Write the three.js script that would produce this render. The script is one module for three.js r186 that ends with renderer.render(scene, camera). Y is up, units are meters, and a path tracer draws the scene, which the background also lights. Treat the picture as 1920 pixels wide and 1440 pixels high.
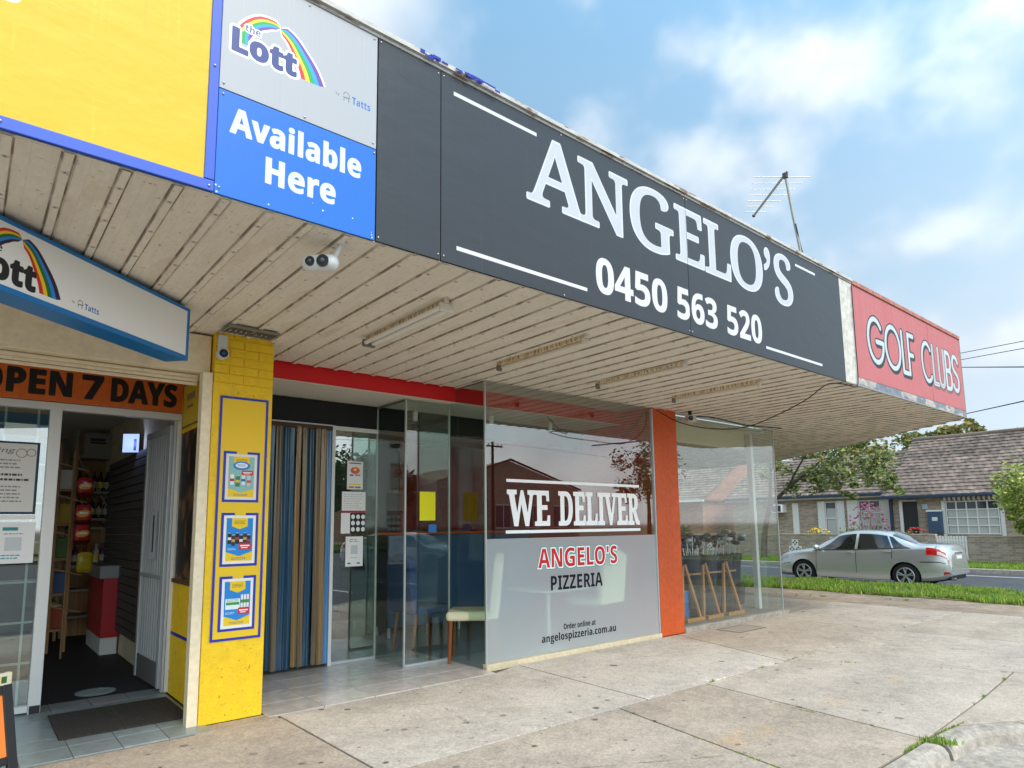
import * as THREE from 'three';
import { RoundedBoxGeometry } from 'three/addons/geometries/RoundedBoxGeometry.js';
import { mergeGeometries } from 'three/addons/utils/BufferGeometryUtils.js';
import { FontLoader } from 'three/addons/loaders/FontLoader.js';
import { Brush, Evaluator, SUBTRACTION } from 'three-bvh-csg';

// ---------------------------------------------------------------- camera, sky, sun, exposure
const scene = new THREE.Scene();
const renderer = new THREE.WebGLRenderer({ antialias: true });
renderer.toneMapping = THREE.LinearToneMapping;
renderer.toneMappingExposure = 1.42;
renderer.shadowMap.enabled = true;

const camera = new THREE.PerspectiveCamera(2 * Math.atan(720 / 1223.54) * 180 / Math.PI, 4 / 3, 0.05, 600);
{
  const yaw = 0.6974982, pitch = 0.1253164, roll = -0.011631;
  const f = new THREE.Vector3(Math.sin(yaw) * Math.cos(pitch), Math.sin(pitch), -Math.cos(yaw) * Math.cos(pitch));
  const r = new THREE.Vector3(Math.cos(yaw), 0, Math.sin(yaw)), u = new THREE.Vector3().crossVectors(r, f);
  const r2 = r.clone().multiplyScalar(Math.cos(roll)).addScaledVector(u, Math.sin(roll));
  const u2 = u.clone().multiplyScalar(Math.cos(roll)).addScaledVector(r, -Math.sin(roll));
  camera.position.set(0, 1.55, 0);
  camera.quaternion.setFromRotationMatrix(new THREE.Matrix4().makeBasis(r2, u2, f.clone().negate()));
  camera.setViewOffset(1920, 1440, 0, -111.68, 1920, 1440);   // the lens is shifted up, as in an architectural photograph
}

// seeded randomness and value noise
let seedState = 12345;
function rnd() { seedState = (seedState + 0x6d2b79f5) | 0; let t = Math.imul(seedState ^ (seedState >>> 15), 1 | seedState); t = (t + Math.imul(t ^ (t >>> 7), 61 | t)) ^ t; return ((t ^ (t >>> 14)) >>> 0) / 4294967296; }
const rr = (a, b) => a + (b - a) * rnd();
const hash = (x, y, z) => { let h = (Math.imul(x | 0, 374761393) + Math.imul(y | 0, 668265263) + Math.imul(z | 0, 2147483647 ^ 0x51ed27)) | 0; h = Math.imul(h ^ (h >>> 13), 1274126177); return ((h ^ (h >>> 16)) >>> 0) / 4294967296; };
const sm = (t) => t * t * (3 - 2 * t), mixf = (a, b, t) => a + (b - a) * t, clamp = (x, a = 0, b = 1) => Math.min(b, Math.max(a, x));
const sstep = (a, b, x) => sm(clamp((x - a) / (b - a)));
function vnoise(x, y, z = 0, wrapN = 0) {
  const xi = Math.floor(x), yi = Math.floor(y), zi = Math.floor(z), u = sm(x - xi), v = sm(y - yi), w = sm(z - zi), m = (a) => wrapN ? ((a % wrapN) + wrapN) % wrapN : a;
  const c = (i, j, k) => hash(m(xi + i), m(yi + j), zi + k);
  const l = (k) => mixf(mixf(c(0, 0, k), c(1, 0, k), u), mixf(c(0, 1, k), c(1, 1, k), u), v);
  return w === 0 ? l(0) : mixf(l(0), l(1), w);
}
function fbm(x, y, z, oct, wrapN = 0) { let s = 0, a = 0.5, t = 0; for (let i = 0; i < oct; i++) { s += a * vnoise(x, y, z + i * 7, wrapN); t += a; a *= 0.5; x *= 2; y *= 2; if (wrapN) wrapN *= 2; else z *= 2; } return s / t; }

{ // broken cloud over a blue sky, hazier towards the horizon all round
  const W = 1536, H = 768, data = new Float32Array(W * H * 4);
  const dir = (az, el) => { const a = az * Math.PI / 180, e = el * Math.PI / 180; return [Math.sin(a) * Math.cos(e), Math.sin(e), -Math.cos(a) * Math.cos(e)]; };
  const banks = [[65.5, 33, 6.5, 1.0], [62, 28.5, 5, .8], [56, 36.5, 3.2, .75], [59, 28, 5, .7], [80.5, 30, 6, .8], [73, 19, 9, .55], [78, 13, 10, .8], [48, 41, 4, .5], [48, 30, 5, .35]].map(([a, e, s, k]) => [...dir(a, e), s * Math.PI / 180, k]);
  for (let j = 0; j < H; j++) {
    const el = ((j + 0.5) / H - 0.5) * Math.PI, y = Math.sin(el), c = Math.cos(el);
    for (let i = 0; i < W; i++) {
      const a = ((i + 0.5) / W - 0.5) * 2 * Math.PI, x = Math.cos(a) * c, z = Math.sin(a) * c, o = (j * W + i) * 4, e = Math.max(y, 0);
      const n = fbm(x * 3.2 + 9.1, y * 5.2 + 3.7, z * 3.2 + 5.5, 6), n2 = fbm(x * 11 + 1.1, y * 15 + 7.7, z * 11 + 2.5, 6);
      // shares of air colour from horizon to zenith
      const t = Math.pow(1 - e, 2.2);
      let R = mixf(.090, .465, t), G = mixf(.212, .535, t), B = mixf(.360, .585, t);
      let cover = sstep(.44, .68, n);
      let b = 0;
      for (const [bx, by, bz, s, k] of banks) { const d = Math.acos(clamp(x * bx + y * by + z * bz, -1, 1)); b = Math.max(b, k * Math.exp(-Math.pow(d / s, 2) * 1.1)); }
      const near = Math.acos(clamp(x * .79 + y * .50 + z * -.36, -1, 1));          // where these banks float, they take the place of the noise clouds
      const own = sstep(.62, .42, near);
      cover = mixf(cover, clamp(sstep(.10, 1.0, b * .84 + (n2 - .5) * 1.7) * .74), own);
      const shade = mixf(.80, 1.0, sstep(.35, .7, n2)), sunFill = 1 + 5 * Math.exp(-Math.pow(Math.acos(clamp(y * .774 + z * .633, -1, 1)), 2));   // glow added round the veiled sun to fill in light under the awning
      const CR = .49 * shade, CG = .525 * shade, CB = .57 * shade, q = cover * .9;
      R = mixf(R, CR, q); G = mixf(G, CG, q); B = mixf(B, CB, q);
      const glow = sunFill - 1; R *= 1 + glow * 1.07; G *= 1 + glow; B *= 1 + glow * .90;
      if (y < 0) { R = .30; G = .29; B = .27; }
      data[o] = R; data[o + 1] = G; data[o + 2] = B; data[o + 3] = 1;
    }
  }
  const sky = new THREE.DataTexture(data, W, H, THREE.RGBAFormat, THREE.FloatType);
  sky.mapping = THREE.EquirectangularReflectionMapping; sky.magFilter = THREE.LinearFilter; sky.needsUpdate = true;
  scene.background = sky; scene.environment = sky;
}
const sun = new THREE.DirectionalLight(0xffedd2, 1.9);
sun.position.set(5, 33, 22); sun.target.position.set(5, 0, -5);
sun.castShadow = true; sun.shadow.radius = 30;
Object.assign(sun.shadow.camera, { left: -40, right: 50, top: 40, bottom: -40, near: 1, far: 140 });
sun.shadow.mapSize.set(4096, 4096);
scene.add(sun, sun.target);

// ---------------------------------------------------------------- helpers
const taken = new Map();
function numbered(n) { const k = taken.get(n) || 0; taken.set(n, k + 1); return k ? n + '_' + String(k).padStart(3, '0') : n; }
function tag(o, label, category, group, kind) { o.userData.label = label; if (category) o.userData.category = category; if (group) o.userData.group = group; if (kind) o.userData.kind = kind; return o; }
function thing(name, label, category, pos = [0, 0, 0], turn = 0, group) { const o = new THREE.Group(); o.name = numbered(name); o.position.set(...pos); o.rotation.y = turn; scene.add(o); return tag(o, label, category, group); }
function part(parent, name, geo, mat, label) { const m = new THREE.Mesh(geo, mat); m.name = name; if (label) m.userData.label = label; parent.add(m); return m; }
function solo(name, geo, mat, label, category, pos = [0, 0, 0], turn = 0, group) { const m = new THREE.Mesh(geo, mat); m.name = numbered(name); m.position.set(...pos); m.rotation.y = turn; scene.add(m); return tag(m, label, category, group); }
function struct(name, geo, mat, label) { const m = geo ? new THREE.Mesh(geo, mat) : new THREE.Group(); m.name = numbered(name); scene.add(m); m.userData.kind = 'structure'; if (label) m.userData.label = label; return m; }
function copy(src, pos, turn, label, group) { const c = src.clone(); c.name = numbered(src.name.replace(/_\d{3}$/, '')); c.userData = { ...src.userData }; if (pos) c.position.set(...pos); if (turn !== undefined) c.rotation.y = turn; if (label) c.userData.label = label; if (group) c.userData.group = group; scene.add(c); return c; }
const boxc = new Map();
function B(w, h, d, x = 0, y = 0, z = 0, r = 0) { const g = r ? new RoundedBoxGeometry(w, h, d, 2, Math.min(r, w / 2.01, h / 2.01, d / 2.01)) : new THREE.BoxGeometry(w, h, d); g.translate(x, y, z); return g; }
function BB(x0, x1, y0, y1, z0, z1, r = 0) { return B(Math.abs(x1 - x0), Math.abs(y1 - y0), Math.abs(z1 - z0), (x0 + x1) / 2, (y0 + y1) / 2, (z0 + z1) / 2, r); }
function cyl(r0, r1, h, x = 0, y = 0, z = 0, n = 16) { const g = new THREE.CylinderGeometry(r1, r0, h, n); g.translate(x, y, z); return g; }
function rod(a, b, r, n = 8, r2 = r) { const A = new THREE.Vector3(...a), C = new THREE.Vector3(...b), d = C.clone().sub(A), g = new THREE.CylinderGeometry(r2, r, d.length(), n); g.applyQuaternion(new THREE.Quaternion().setFromUnitVectors(new THREE.Vector3(0, 1, 0), d.clone().normalize())); g.translate((A.x + C.x) / 2, (A.y + C.y) / 2, (A.z + C.z) / 2); return g; }
function tube(pts, r, n = 40, k = 6) { return new THREE.TubeGeometry(new THREE.CatmullRomCurve3(pts.map((p) => new THREE.Vector3(...p))), n, r, k, false); }
function merge(list) { return mergeGeometries(list.map((g) => { const h = g.index ? g.toNonIndexed() : g; for (const k of Object.keys(h.attributes)) if (!['position', 'normal', 'uv', 'color'].includes(k)) h.deleteAttribute(k); return h; })); }
function uvPlane(g, fu, fv) { const p = g.attributes.position, uv = new Float32Array(p.count * 2); for (let i = 0; i < p.count; i++) { uv[i * 2] = fu(p.getX(i), p.getY(i), p.getZ(i)); uv[i * 2 + 1] = fv(p.getX(i), p.getY(i), p.getZ(i)); } g.setAttribute('uv', new THREE.BufferAttribute(uv, 2)); return g; }
const uvXZ = (g) => uvPlane(g, (x) => x, (x, y, z) => -z), uvXY = (g) => uvPlane(g, (x, y, z) => x - z, (x, y) => y), uvZY = (g) => uvPlane(g, (x, y, z) => -z + x, (x, y) => y);
function uvBox(g) { const p = g.attributes.position, n = g.attributes.normal, uv = new Float32Array(p.count * 2); for (let i = 0; i < p.count; i++) { const ax = Math.abs(n.getX(i)), ay = Math.abs(n.getY(i)), az = Math.abs(n.getZ(i)); let a, b; if (ay >= ax && ay >= az) { a = p.getX(i); b = p.getZ(i); } else if (ax >= az) { a = p.getZ(i); b = p.getY(i); } else { a = p.getX(i); b = p.getY(i); } uv[i * 2] = a; uv[i * 2 + 1] = b; } g.setAttribute('uv', new THREE.BufferAttribute(uv, 2)); return g; }
// a polygon in plan (x, z), extruded from y0 up to y1
function slabGeo(pts, y0, y1, bevel = 0) {
  const s = new THREE.Shape(pts.map(([x, z]) => new THREE.Vector2(x, -z)));
  const g = new THREE.ExtrudeGeometry(s, { depth: y1 - y0 - 2 * bevel, bevelEnabled: bevel > 0, bevelSize: bevel, bevelOffset: -bevel, bevelThickness: bevel, bevelSegments: 2, curveSegments: 1 });
  g.rotateX(-Math.PI / 2); g.translate(0, y0 + bevel, 0); return uvXZ(g);
}
// a polygon in elevation (x, y), extruded along z
function profZ(pts, z0, z1, bevel = 0) { const g = new THREE.ExtrudeGeometry(new THREE.Shape(pts.map(([x, y]) => new THREE.Vector2(x, y))), { depth: z1 - z0 - 2 * bevel, bevelEnabled: bevel > 0, bevelSize: bevel, bevelOffset: -bevel, bevelThickness: bevel, bevelSegments: 1, curveSegments: 6 }); g.translate(0, 0, z0 + bevel); return g; }

// materials
const lin = (hex) => new THREE.Color(hex);
function mat(color, roughness = 0.7, o = {}) { const P = ['transmission', 'clearcoat', 'sheen', 'ior', 'thickness', 'specularIntensity', 'attenuationColor'].some((k) => k in o); return new (P ? THREE.MeshPhysicalMaterial : THREE.MeshStandardMaterial)({ color, roughness, ...o }); }
function dataTex(w, h, fn, srgb, mPerTileU = 1, mPerTileV = mPerTileU) {
  const d = new Uint8Array(w * h * 4);
  for (let j = 0; j < h; j++) for (let i = 0; i < w; i++) { const c = fn(i / w, j / h, i, j), o = (j * w + i) * 4; if (typeof c === 'number') { d[o] = d[o + 1] = d[o + 2] = clamp(c) * 255; } else { d[o] = clamp(c[0]) * 255; d[o + 1] = clamp(c[1]) * 255; d[o + 2] = clamp(c[2]) * 255; } d[o + 3] = 255; }
  const t = new THREE.DataTexture(d, w, h); t.magFilter = THREE.LinearFilter; t.wrapS = t.wrapT = THREE.RepeatWrapping; if (srgb) t.colorSpace = THREE.SRGBColorSpace; t.repeat.set(1 / mPerTileU, 1 / mPerTileV); t.needsUpdate = true; return t;
}
const retile = (t, u, v = u) => { const c = t.clone(); c.repeat.set(1 / u, 1 / v); c.needsUpdate = true; return c; };
function canvasTex(w, h, draw) { const c = document.createElement('canvas'); c.width = w; c.height = h; draw(c.getContext('2d'), w, h); const t = new THREE.CanvasTexture(c); t.colorSpace = THREE.SRGBColorSpace; t.magFilter = THREE.LinearFilter; return t; }
// text stretched to fill a rectangle of the canvas
function fit(ctx, text, x0, y0, x1, y1, font, fill, stroke, lw) {
  ctx.save(); ctx.font = font.replace('$', '200px'); ctx.textBaseline = 'alphabetic'; ctx.textAlign = 'left';
  const m = ctx.measureText(text), l = m.actualBoundingBoxLeft, w = l + m.actualBoundingBoxRight, a = m.actualBoundingBoxAscent, h = a + m.actualBoundingBoxDescent, sx = (x1 - x0) / w, sy = (y1 - y0) / h;
  ctx.translate(x0, y0); ctx.scale(sx, sy); ctx.lineJoin = 'round';
  if (stroke) { ctx.strokeStyle = stroke; ctx.lineWidth = lw / Math.min(sx, sy); ctx.strokeText(text, l, a); }
  if (fill) { ctx.fillStyle = fill; ctx.fillText(text, l, a); }
  ctx.restore();
}
function speckle(ctx, w, h, n, cols, r0, r1, alpha = 1) { ctx.save(); for (let i = 0; i < n; i++) { ctx.globalAlpha = alpha * rr(.3, 1); ctx.fillStyle = cols[Math.floor(rnd() * cols.length)]; ctx.beginPath(); ctx.arc(rnd() * w, rnd() * h, rr(r0, r1), 0, 7); ctx.fill(); } ctx.restore(); }
const fonts = {};
for (const k of ['sans_bold', 'serif_bold', 'sans_regular']) fonts[k] = await new FontLoader().loadAsync('fonts/droid/droid_' + k + '.typeface.json');
// thin cut-out letters filling a rectangle (x0..x1, y0..y1) in the plane z = 0
function letters(text, font, x0, x1, y0, y1, grow = 0, depth = 0.0012, skew = 0) {
  const g = new THREE.ExtrudeGeometry(fonts[font].generateShapes(text, 1), { depth, bevelEnabled: grow > 0, bevelSize: 0, bevelThickness: 0, curveSegments: 5 });
  g.computeBoundingBox(); const b = g.boundingBox, sx = (x1 - x0) / (b.max.x - b.min.x), sy = (y1 - y0) / (b.max.y - b.min.y);
  if (grow) {
    const h = new THREE.ExtrudeGeometry(fonts[font].generateShapes(text, 1), { depth: depth, bevelEnabled: true, bevelSize: grow / sy, bevelThickness: 0.0002, bevelSegments: 1, curveSegments: 5 });
    h.translate(-b.min.x, -b.min.y, 0); h.scale(sx, sy, 1); h.translate(x0, y0, 0); return h;
  }
  g.translate(-b.min.x, -b.min.y, 0); g.scale(sx, sy, 1); g.translate(x0, y0, 0); return g;
}

// shared grain
const fine = dataTex(256, 256, (u, v) => fbm(u * 32, v * 32, 1, 4, 32), false, 0.5);
const coarse = dataTex(256, 256, (u, v) => fbm(u * 8, v * 8, 3, 5, 8), false, 2);
const tone = (r, g, b, amp, n = 24, seed = 5, tile = 1) => dataTex(256, 256, (u, v) => { const k = 1 + amp * (fbm(u * n, v * n, seed, 4, n) - .5) * 2 + amp * .6 * (fbm(u * 4, v * 4, seed + 3, 3, 4) - .5) * 2; return [r * k, g * k, b * k]; }, true, tile);
// ---------------------------------------------------------------- ground, roads, footpath
const zF = -5.82, SOF = 3.22, zA = -3.32;
const grain = (r, g, b, k) => [r * k, g * k, b * k];
const asphaltTex = dataTex(512, 512, (u, v) => { const n = fbm(u * 96, v * 96, 2, 3, 96), p = fbm(u * 5, v * 5, 9, 4, 5); return grain(.285, .29, .305, .72 + .5 * n + .25 * (p - .5)); }, true, 3.1);
const M = {};
M.asphalt = mat(0xffffff, .93, { map: asphaltTex, bumpMap: retile(fine, .35), bumpScale: .006 });
const earthTex = dataTex(256, 256, (u, v) => { const n = fbm(u * 30, v * 30, 4, 4, 30), p = fbm(u * 6, v * 6, 8, 4, 6); return grain(mixf(.36, .46, p), mixf(.40, .38, p), mixf(.20, .28, p), .65 + .7 * n); }, true, 2.3);
M.earth = mat(0xffffff, 1, { map: earthTex, bumpMap: coarse, bumpScale: .02 });
const dirtTex = dataTex(512, 256, (u, v) => { const n = fbm(u * 60, v * 30, 4, 4, 60), p = fbm(u * 6, v * 6, 8, 4, 6); return grain(.60, .53, .46, .72 + .45 * n + .25 * (p - .5)); }, true, 3);
M.dirt = mat(0xffffff, 1, { map: dirtTex, bumpMap: retile(fine, .8), bumpScale: .01 });
// the footpath concrete: 14 m x 5 m of its own mottling, gum spots, drips of rust and newer, paler bays by the shops
const FW = 2048, FH = 768;
const pathTex = (() => {
  const spots = [], st = seedState; seedState = 77; for (let i = 0; i < 620; i++) spots.push([rr(0, 14), rr(-6, -1), rnd() < .8 ? rr(.005, .016) : rr(.016, .034), rr(.5, .86)]); seedState = st;
  const cracks = [[[3.05, -5.5], [3.3, -4.9], [3.2, -4.4], [3.6, -3.9]], [[8.0, -3.85], [8.5, -3.4], [8.9, -3.3], [9.5, -2.7], [10.4, -2.4]], [[1.9, -3.4], [2.6, -3.1], [3.1, -3.15], [4.1, -2.6]], [[6.1, -5.7], [6.3, -5.1], [6.9, -4.8], [7.3, -4.4]]];
  const grid = new Map(); for (const s of spots) { const k = Math.floor(s[0] * 2) + ',' + Math.floor(s[1] * 2); if (!grid.has(k)) grid.set(k, []); grid.get(k).push(s); }
  const t = dataTex(FW, FH, (u, v) => {
    const x = u * 14, z = -1 - v * 5;
    const f1 = vnoise(x * 90, z * 90, 1), f2 = fbm(x * 14, z * 14, 3, 3), f3 = fbm(x * 2.2, z * 2.2, 5, 4), f4 = fbm(x * .9 + 4, z * 2.4, 8, 4);
    let k = .86 + .19 * f1 + .14 * (f2 - .5) + .16 * (f3 - .5) + .14 * (f4 - .5);
    let r = .715, g = .665, b = .61;
    const bay = sstep(-3.86, -3.9, z) * sstep(2.1, 2.2, x) * sstep(7.7, 7.4, x);      // newer concrete of these bays
    r = mixf(r, .745, bay); g = mixf(g, .708, bay); b = mixf(b, .665, bay);
    const rough = sstep(.16, .0, Math.abs(z + 3.88 + .1 * (f3 - .5))) * sstep(.52, .68, f2) * sstep(4.6, 5, x);   // crumbled edge along the long joint
    k *= 1 + .18 * rough * (f1 - .2);
    const rust = Math.max(sstep(.16, .02, Math.abs(z + 2.74 + .12 * (f3 - .5))) * sstep(.42, .66, f2 * .5 + f3 * .5) * sstep(3.2, 3.7, x) * sstep(8, 7, x), 0);
    r = mixf(r, .75, rust * .6); g = mixf(g, .62, rust * .6); b = mixf(b, .47, rust * .6);
    for (const cr of cracks) for (let q = 0; q < cr.length - 1; q++) { const [ax, az] = cr[q], [bx, bz] = cr[q + 1]; if (x < Math.min(ax, bx) - .1 || x > Math.max(ax, bx) + .1 || z < Math.min(az, bz) - .1 || z > Math.max(az, bz) + .1) continue; const tt = clamp(((x - ax) * (bx - ax) + (z - az) * (bz - az)) / ((bx - ax) ** 2 + (bz - az) ** 2)), dd = Math.hypot(x - ax - (bx - ax) * tt, z - az - (bz - az) * tt) + .05 * (fbm(x * 9, z * 9, 41, 3) - .5); if (Math.abs(dd) < .005) k *= .78; }
    const drk = sstep(.60, .80, f4 * .55 + f2 * .45); k *= 1 - .06 * drk;
    for (let a = -1; a <= 1; a++) for (let c = -1; c <= 1; c++) for (const s of grid.get(Math.floor(x * 2 + a * .08) + ',' + Math.floor(z * 2 + c * .08)) || []) { if (a || c) { if (Math.floor(x * 2) === Math.floor(x * 2 + a * .08) && Math.floor(z * 2) === Math.floor(z * 2 + c * .08)) continue; } const d = Math.hypot(x - s[0], (z - s[1]) * 1.1) + .008 * (f2 - .5); if (d < s[2]) k *= s[3]; }
    return [r * k, g * k, b * k];
  }, true);
  t.repeat.set(1 / 14, 1 / 5); t.offset.set(0, -.2); return t;
})();
M.concrete = mat(0xffffff, .88, { map: pathTex, bumpMap: retile(fine, .6), bumpScale: .0035 });
M.concreteB = mat(0xf8f6f3, .9, { map: pathTex, bumpMap: retile(fine, .6), bumpScale: .004 });
M.concreteC = mat(0xf1ede8, .9, { map: pathTex, bumpMap: retile(fine, .7), bumpScale: .004 });
M.kerb = mat(0xffffff, .9, { map: tone(.62, .585, .54, .2, 30, 11, 1.3), bumpMap: retile(fine, .5), bumpScale: .006 });
M.joint = mat(0x5d574b, 1);

struct('ground', uvXZ(new THREE.PlaneGeometry(700, 700).rotateX(-Math.PI / 2).translate(60, -.34, -40)), M.earth);
struct('road', uvXZ(new THREE.PlaneGeometry(260, 230).rotateX(-Math.PI / 2).translate(30, -.12, -20)), M.asphalt);
const cornerEdge = [[-70, -1.86], [5.38, -1.86], [5.9, -1.83], [6.4, -1.55], [7.2, -1.05], [8.4, -.5], [10.2, -.1], [12.6, 0], [15, -.6], [16.6, -1.9], [17.35, -3.6], [17.5, -5.5], [17.5, -100]];
struct('verge_soil', slabGeo([...cornerEdge, [-70, -100]], -.4, -.016), M.joint);
// kerb stones along the edge, each a length of rounded concrete
{
  const kerb = struct('kerb', null, null, 'pale concrete kerb along the edge of the footpath');
  const pts = []; const C = new THREE.CatmullRomCurve3(cornerEdge.slice(1, -1).map(([x, z]) => new THREE.Vector3(x, 0, z)), false, 'centripetal');
  const runs = [];
  for (let x = -9; x < 5.3; x += 1.8) runs.push([[x + .006, -1.86], [Math.min(x + 1.794, 5.34), -1.86]]);
  const N = 90, smp = C.getSpacedPoints(N); for (let i = 0; i < N; i += 6) runs.push(smp.slice(i, i + 7).map((p) => [p.x, p.z]));
  for (let z = -5.5; z > -40; z -= 1.8) runs.push([[17.5, z], [17.5, z - 1.788]]);
  const prof = [[0, -.35], [0, -.012], [.012, .001], [.09, .001], [.125, -.012], [.148, -.045], [.165, -.13], [.165, -.35]];
  for (const run of runs) {
    const pos = [], idx = [], n = prof.length;
    run.forEach(([x, z], i) => { const a = run[Math.max(i - 1, 0)], b = run[Math.min(i + 1, run.length - 1)]; let tx = b[0] - a[0], tz = b[1] - a[1]; const l = Math.hypot(tx, tz); tx /= l; tz /= l; for (const [o, y] of prof) pos.push(x - tz * o + (i === 0 ? tx * .008 : i === run.length - 1 ? -tx * .008 : 0), y, z + tx * o); });
    for (let i = 0; i < run.length - 1; i++) for (let j = 0; j < n - 1; j++) { const a = i * n + j, b = a + n; idx.push(a, b, a + 1, b, b + 1, a + 1); }
    for (const e of [0, run.length - 1]) for (let j = 1; j < n - 1; j++) e ? idx.push(e * n, e * n + j + 1, e * n + j) : idx.push(0, j, j + 1);
    let g = new THREE.BufferGeometry(); g.setAttribute('position', new THREE.Float32BufferAttribute(pos, 3)); g.setIndex(idx); g = g.toNonIndexed(); g.computeVertexNormals(); part(kerb, 'kerb_stone', uvBox(g), M.kerb);
  }
}
// concrete gutter at the foot of the kerb
{
  const gp = cornerEdge.map(([x, z], i) => { const a = cornerEdge[Math.max(i - 1, 0)], b = cornerEdge[Math.min(i + 1, cornerEdge.length - 1)], tx = b[0] - a[0], tz = b[1] - a[1], l = Math.hypot(tx, tz); return [x - tz / l * .6, z + tx / l * .6]; });
  struct('gutter', slabGeo([...cornerEdge, ...gp.reverse()], -.2, -.105), M.kerb, 'pale concrete gutter below the kerb');
}
// concrete bays of the footpath, recessed joints between them
{
  const fp = struct('footpath', null, null, 'pale concrete footpath in large bays with weeds in the joints');
  const gA = .009, bay = (p, m) => part(fp, 'concrete_bay', slabGeo(shrink(p, gA), -.05, 0, .004), m);
  function shrink(p, d) { const cx = p.reduce((s, q) => s + q[0], 0) / p.length, cz = p.reduce((s, q) => s + q[1], 0) / p.length; const out = []; const n = p.length; let area = 0; for (let i = 0; i < n; i++) { const a = p[i], b = p[(i + 1) % n]; area += a[0] * b[1] - b[0] * a[1]; } const sg = area > 0 ? 1 : -1; for (let i = 0; i < n; i++) { const a = p[(i + n - 1) % n], b = p[i], c = p[(i + 1) % n]; let n1 = [-(b[1] - a[1]), b[0] - a[0]], n2 = [-(c[1] - b[1]), c[0] - b[0]]; const l1 = Math.hypot(...n1), l2 = Math.hypot(...n2); n1 = [n1[0] / l1 * sg, n1[1] / l1 * sg]; n2 = [n2[0] / l2 * sg, n2[1] / l2 * sg]; const k = 1 + n1[0] * n2[0] + n1[1] * n2[1]; out.push([b[0] + (n1[0] + n2[0]) / k * d, b[1] + (n1[1] + n2[1]) / k * d]); } return out; }
  const R = [M.concrete, M.concreteB, M.concreteC];
  // bays by the shop fronts
  const A = [[-9, -9], [-6.2, -6.2], [-3.4, -3.4], [-.6, -.6], [2.14, 2.16], [4.9, 4.8], [7.84, 7.24], [10.4, 10.3], [13.2, 13.2]];
  for (let i = 0; i < A.length - 1; i++) { const fr = A[i][0] < 4.4 ? -5.55 : -5.79; const p = [[A[i][0], fr], [A[i + 1][0], fr], [A[i + 1][1], -3.88], [A[i][1], -3.88]]; if (i === 4) p.splice(0, 2, [2.14, -5.622], [4.4, -5.622], [4.9, -5.79]); bay(p, R[[1, 2, 0, 1, 0, 0, 1, 0][i]]); }
  bay([[1.46, -5.752], [2.13, -5.752], [2.13, -5.55], [1.46, -5.55]], M.concreteC);
  // bays by the kerb
  const K = [[-9, -9], [-6.4, -6.4], [-3.6, -3.7], [-.9, -1], [1.7, 1.5], [4.4, 4.03], [5.68, 5.41]];
  for (let i = 0; i < K.length - 1; i++) bay([[K[i][0], -3.88], [K[i + 1][0], -3.88], [K[i + 1][1], -1.87], [K[i][1], -1.87]], R[[0, 1, 2, 0, 1, 2][i]]);
  bay([[5.68, -3.88], [7.39, -3.88], [8.4, -2.04], [6.96, -1.94], [5.41, -1.87]], M.concrete);
  bay([[5.41, -1.87], [6.96, -1.94], [8.4, -2.04], [8.9, -.42], [8.4, -.52], [7.2, -1.07], [6.4, -1.57], [5.9, -1.85]], M.concreteB);
  bay([[7.39, -3.88], [10.4, -3.88], [10.6, -.12], [8.9, -.42], [8.4, -2.04]], M.concrete);
  bay([[10.4, -3.88], [13.2, -3.88], [13.3, -.12], [12.6, -.03], [10.6, -.12]], M.concreteB);
  for (let z = -5.79; z > -40; z -= 2.9) bay([[11.1, z], [13.2, z], [13.2, z - 2.9], [11.1, z - 2.9]], R[Math.floor(-z) % 3]);
}
struct('worn_path', slabGeo([[13.21, 0], [14.4, -.4], [15.0, -3.2], [15.15, -8], [15.2, -60], [13.21, -60]], -.05, -.006), M.dirt, 'bare brown strip between the concrete and the grass verge');
struct('verge', slabGeo([[14.4, -.4], [15.2, -.7], [16.6, -1.95], [17.3, -3.6], [17.48, -5.5], [17.48, -60], [15.2, -60], [15.15, -8], [15.0, -3.2]], -.05, .008), M.earth, 'grass verge between footpath and side street');
// ground on the other side of the side street and of the main road
struct('far_verge', uvXZ(slabGeo([[25, 12], [29, 12], [29, -70], [25, -70]], -.3, .02)), M.earth);
struct('far_kerb', uvBox(BB(24.84, 25, -.3, .025, 12, -70, .03)), M.kerb);
struct('front_gardens', uvXZ(slabGeo([[28.3, 12], [120, 12], [120, -90], [28.3, -90]], -.3, .1)), M.earth);
struct('opposite_verge', uvXZ(slabGeo([[-60, 27], [120, 27], [120, 34], [-60, 34]], -.3, .05)), M.earth);
struct('opposite_gardens', uvXZ(slabGeo([[-60, 34], [120, 34], [120, 120], [-60, 120]], -.3, .2)), M.earth);
// painted lines on the main road and the side street
M.paint = mat(0xd8d6d0, .8, { bumpMap: fine, bumpScale: .003 });
{
  const lines = struct('road_markings', null, null, 'white painted parking and lane lines');
  for (const x of [-2.2, .3, 2.8, 5.3, 7.8, 10.4]) part(lines, 'parking_line', slabGeo([[x, 1.4], [x + .09, 1.4], [x + .09 - .2, 5.2], [x - .2, 5.2]], -.118, -.114), M.paint);
  for (let x = -40; x < 70; x += 8) part(lines, 'lane_line', slabGeo([[x, 14], [x + 3, 14], [x + 3, 14.12], [x, 14.12]], -.118, -.114), M.paint);
  part(lines, 'edge_line', slabGeo([[23.6, 0], [23.7, 0], [23.7, -60], [23.6, -60]], -.118, -.114), M.paint);
}

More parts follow.
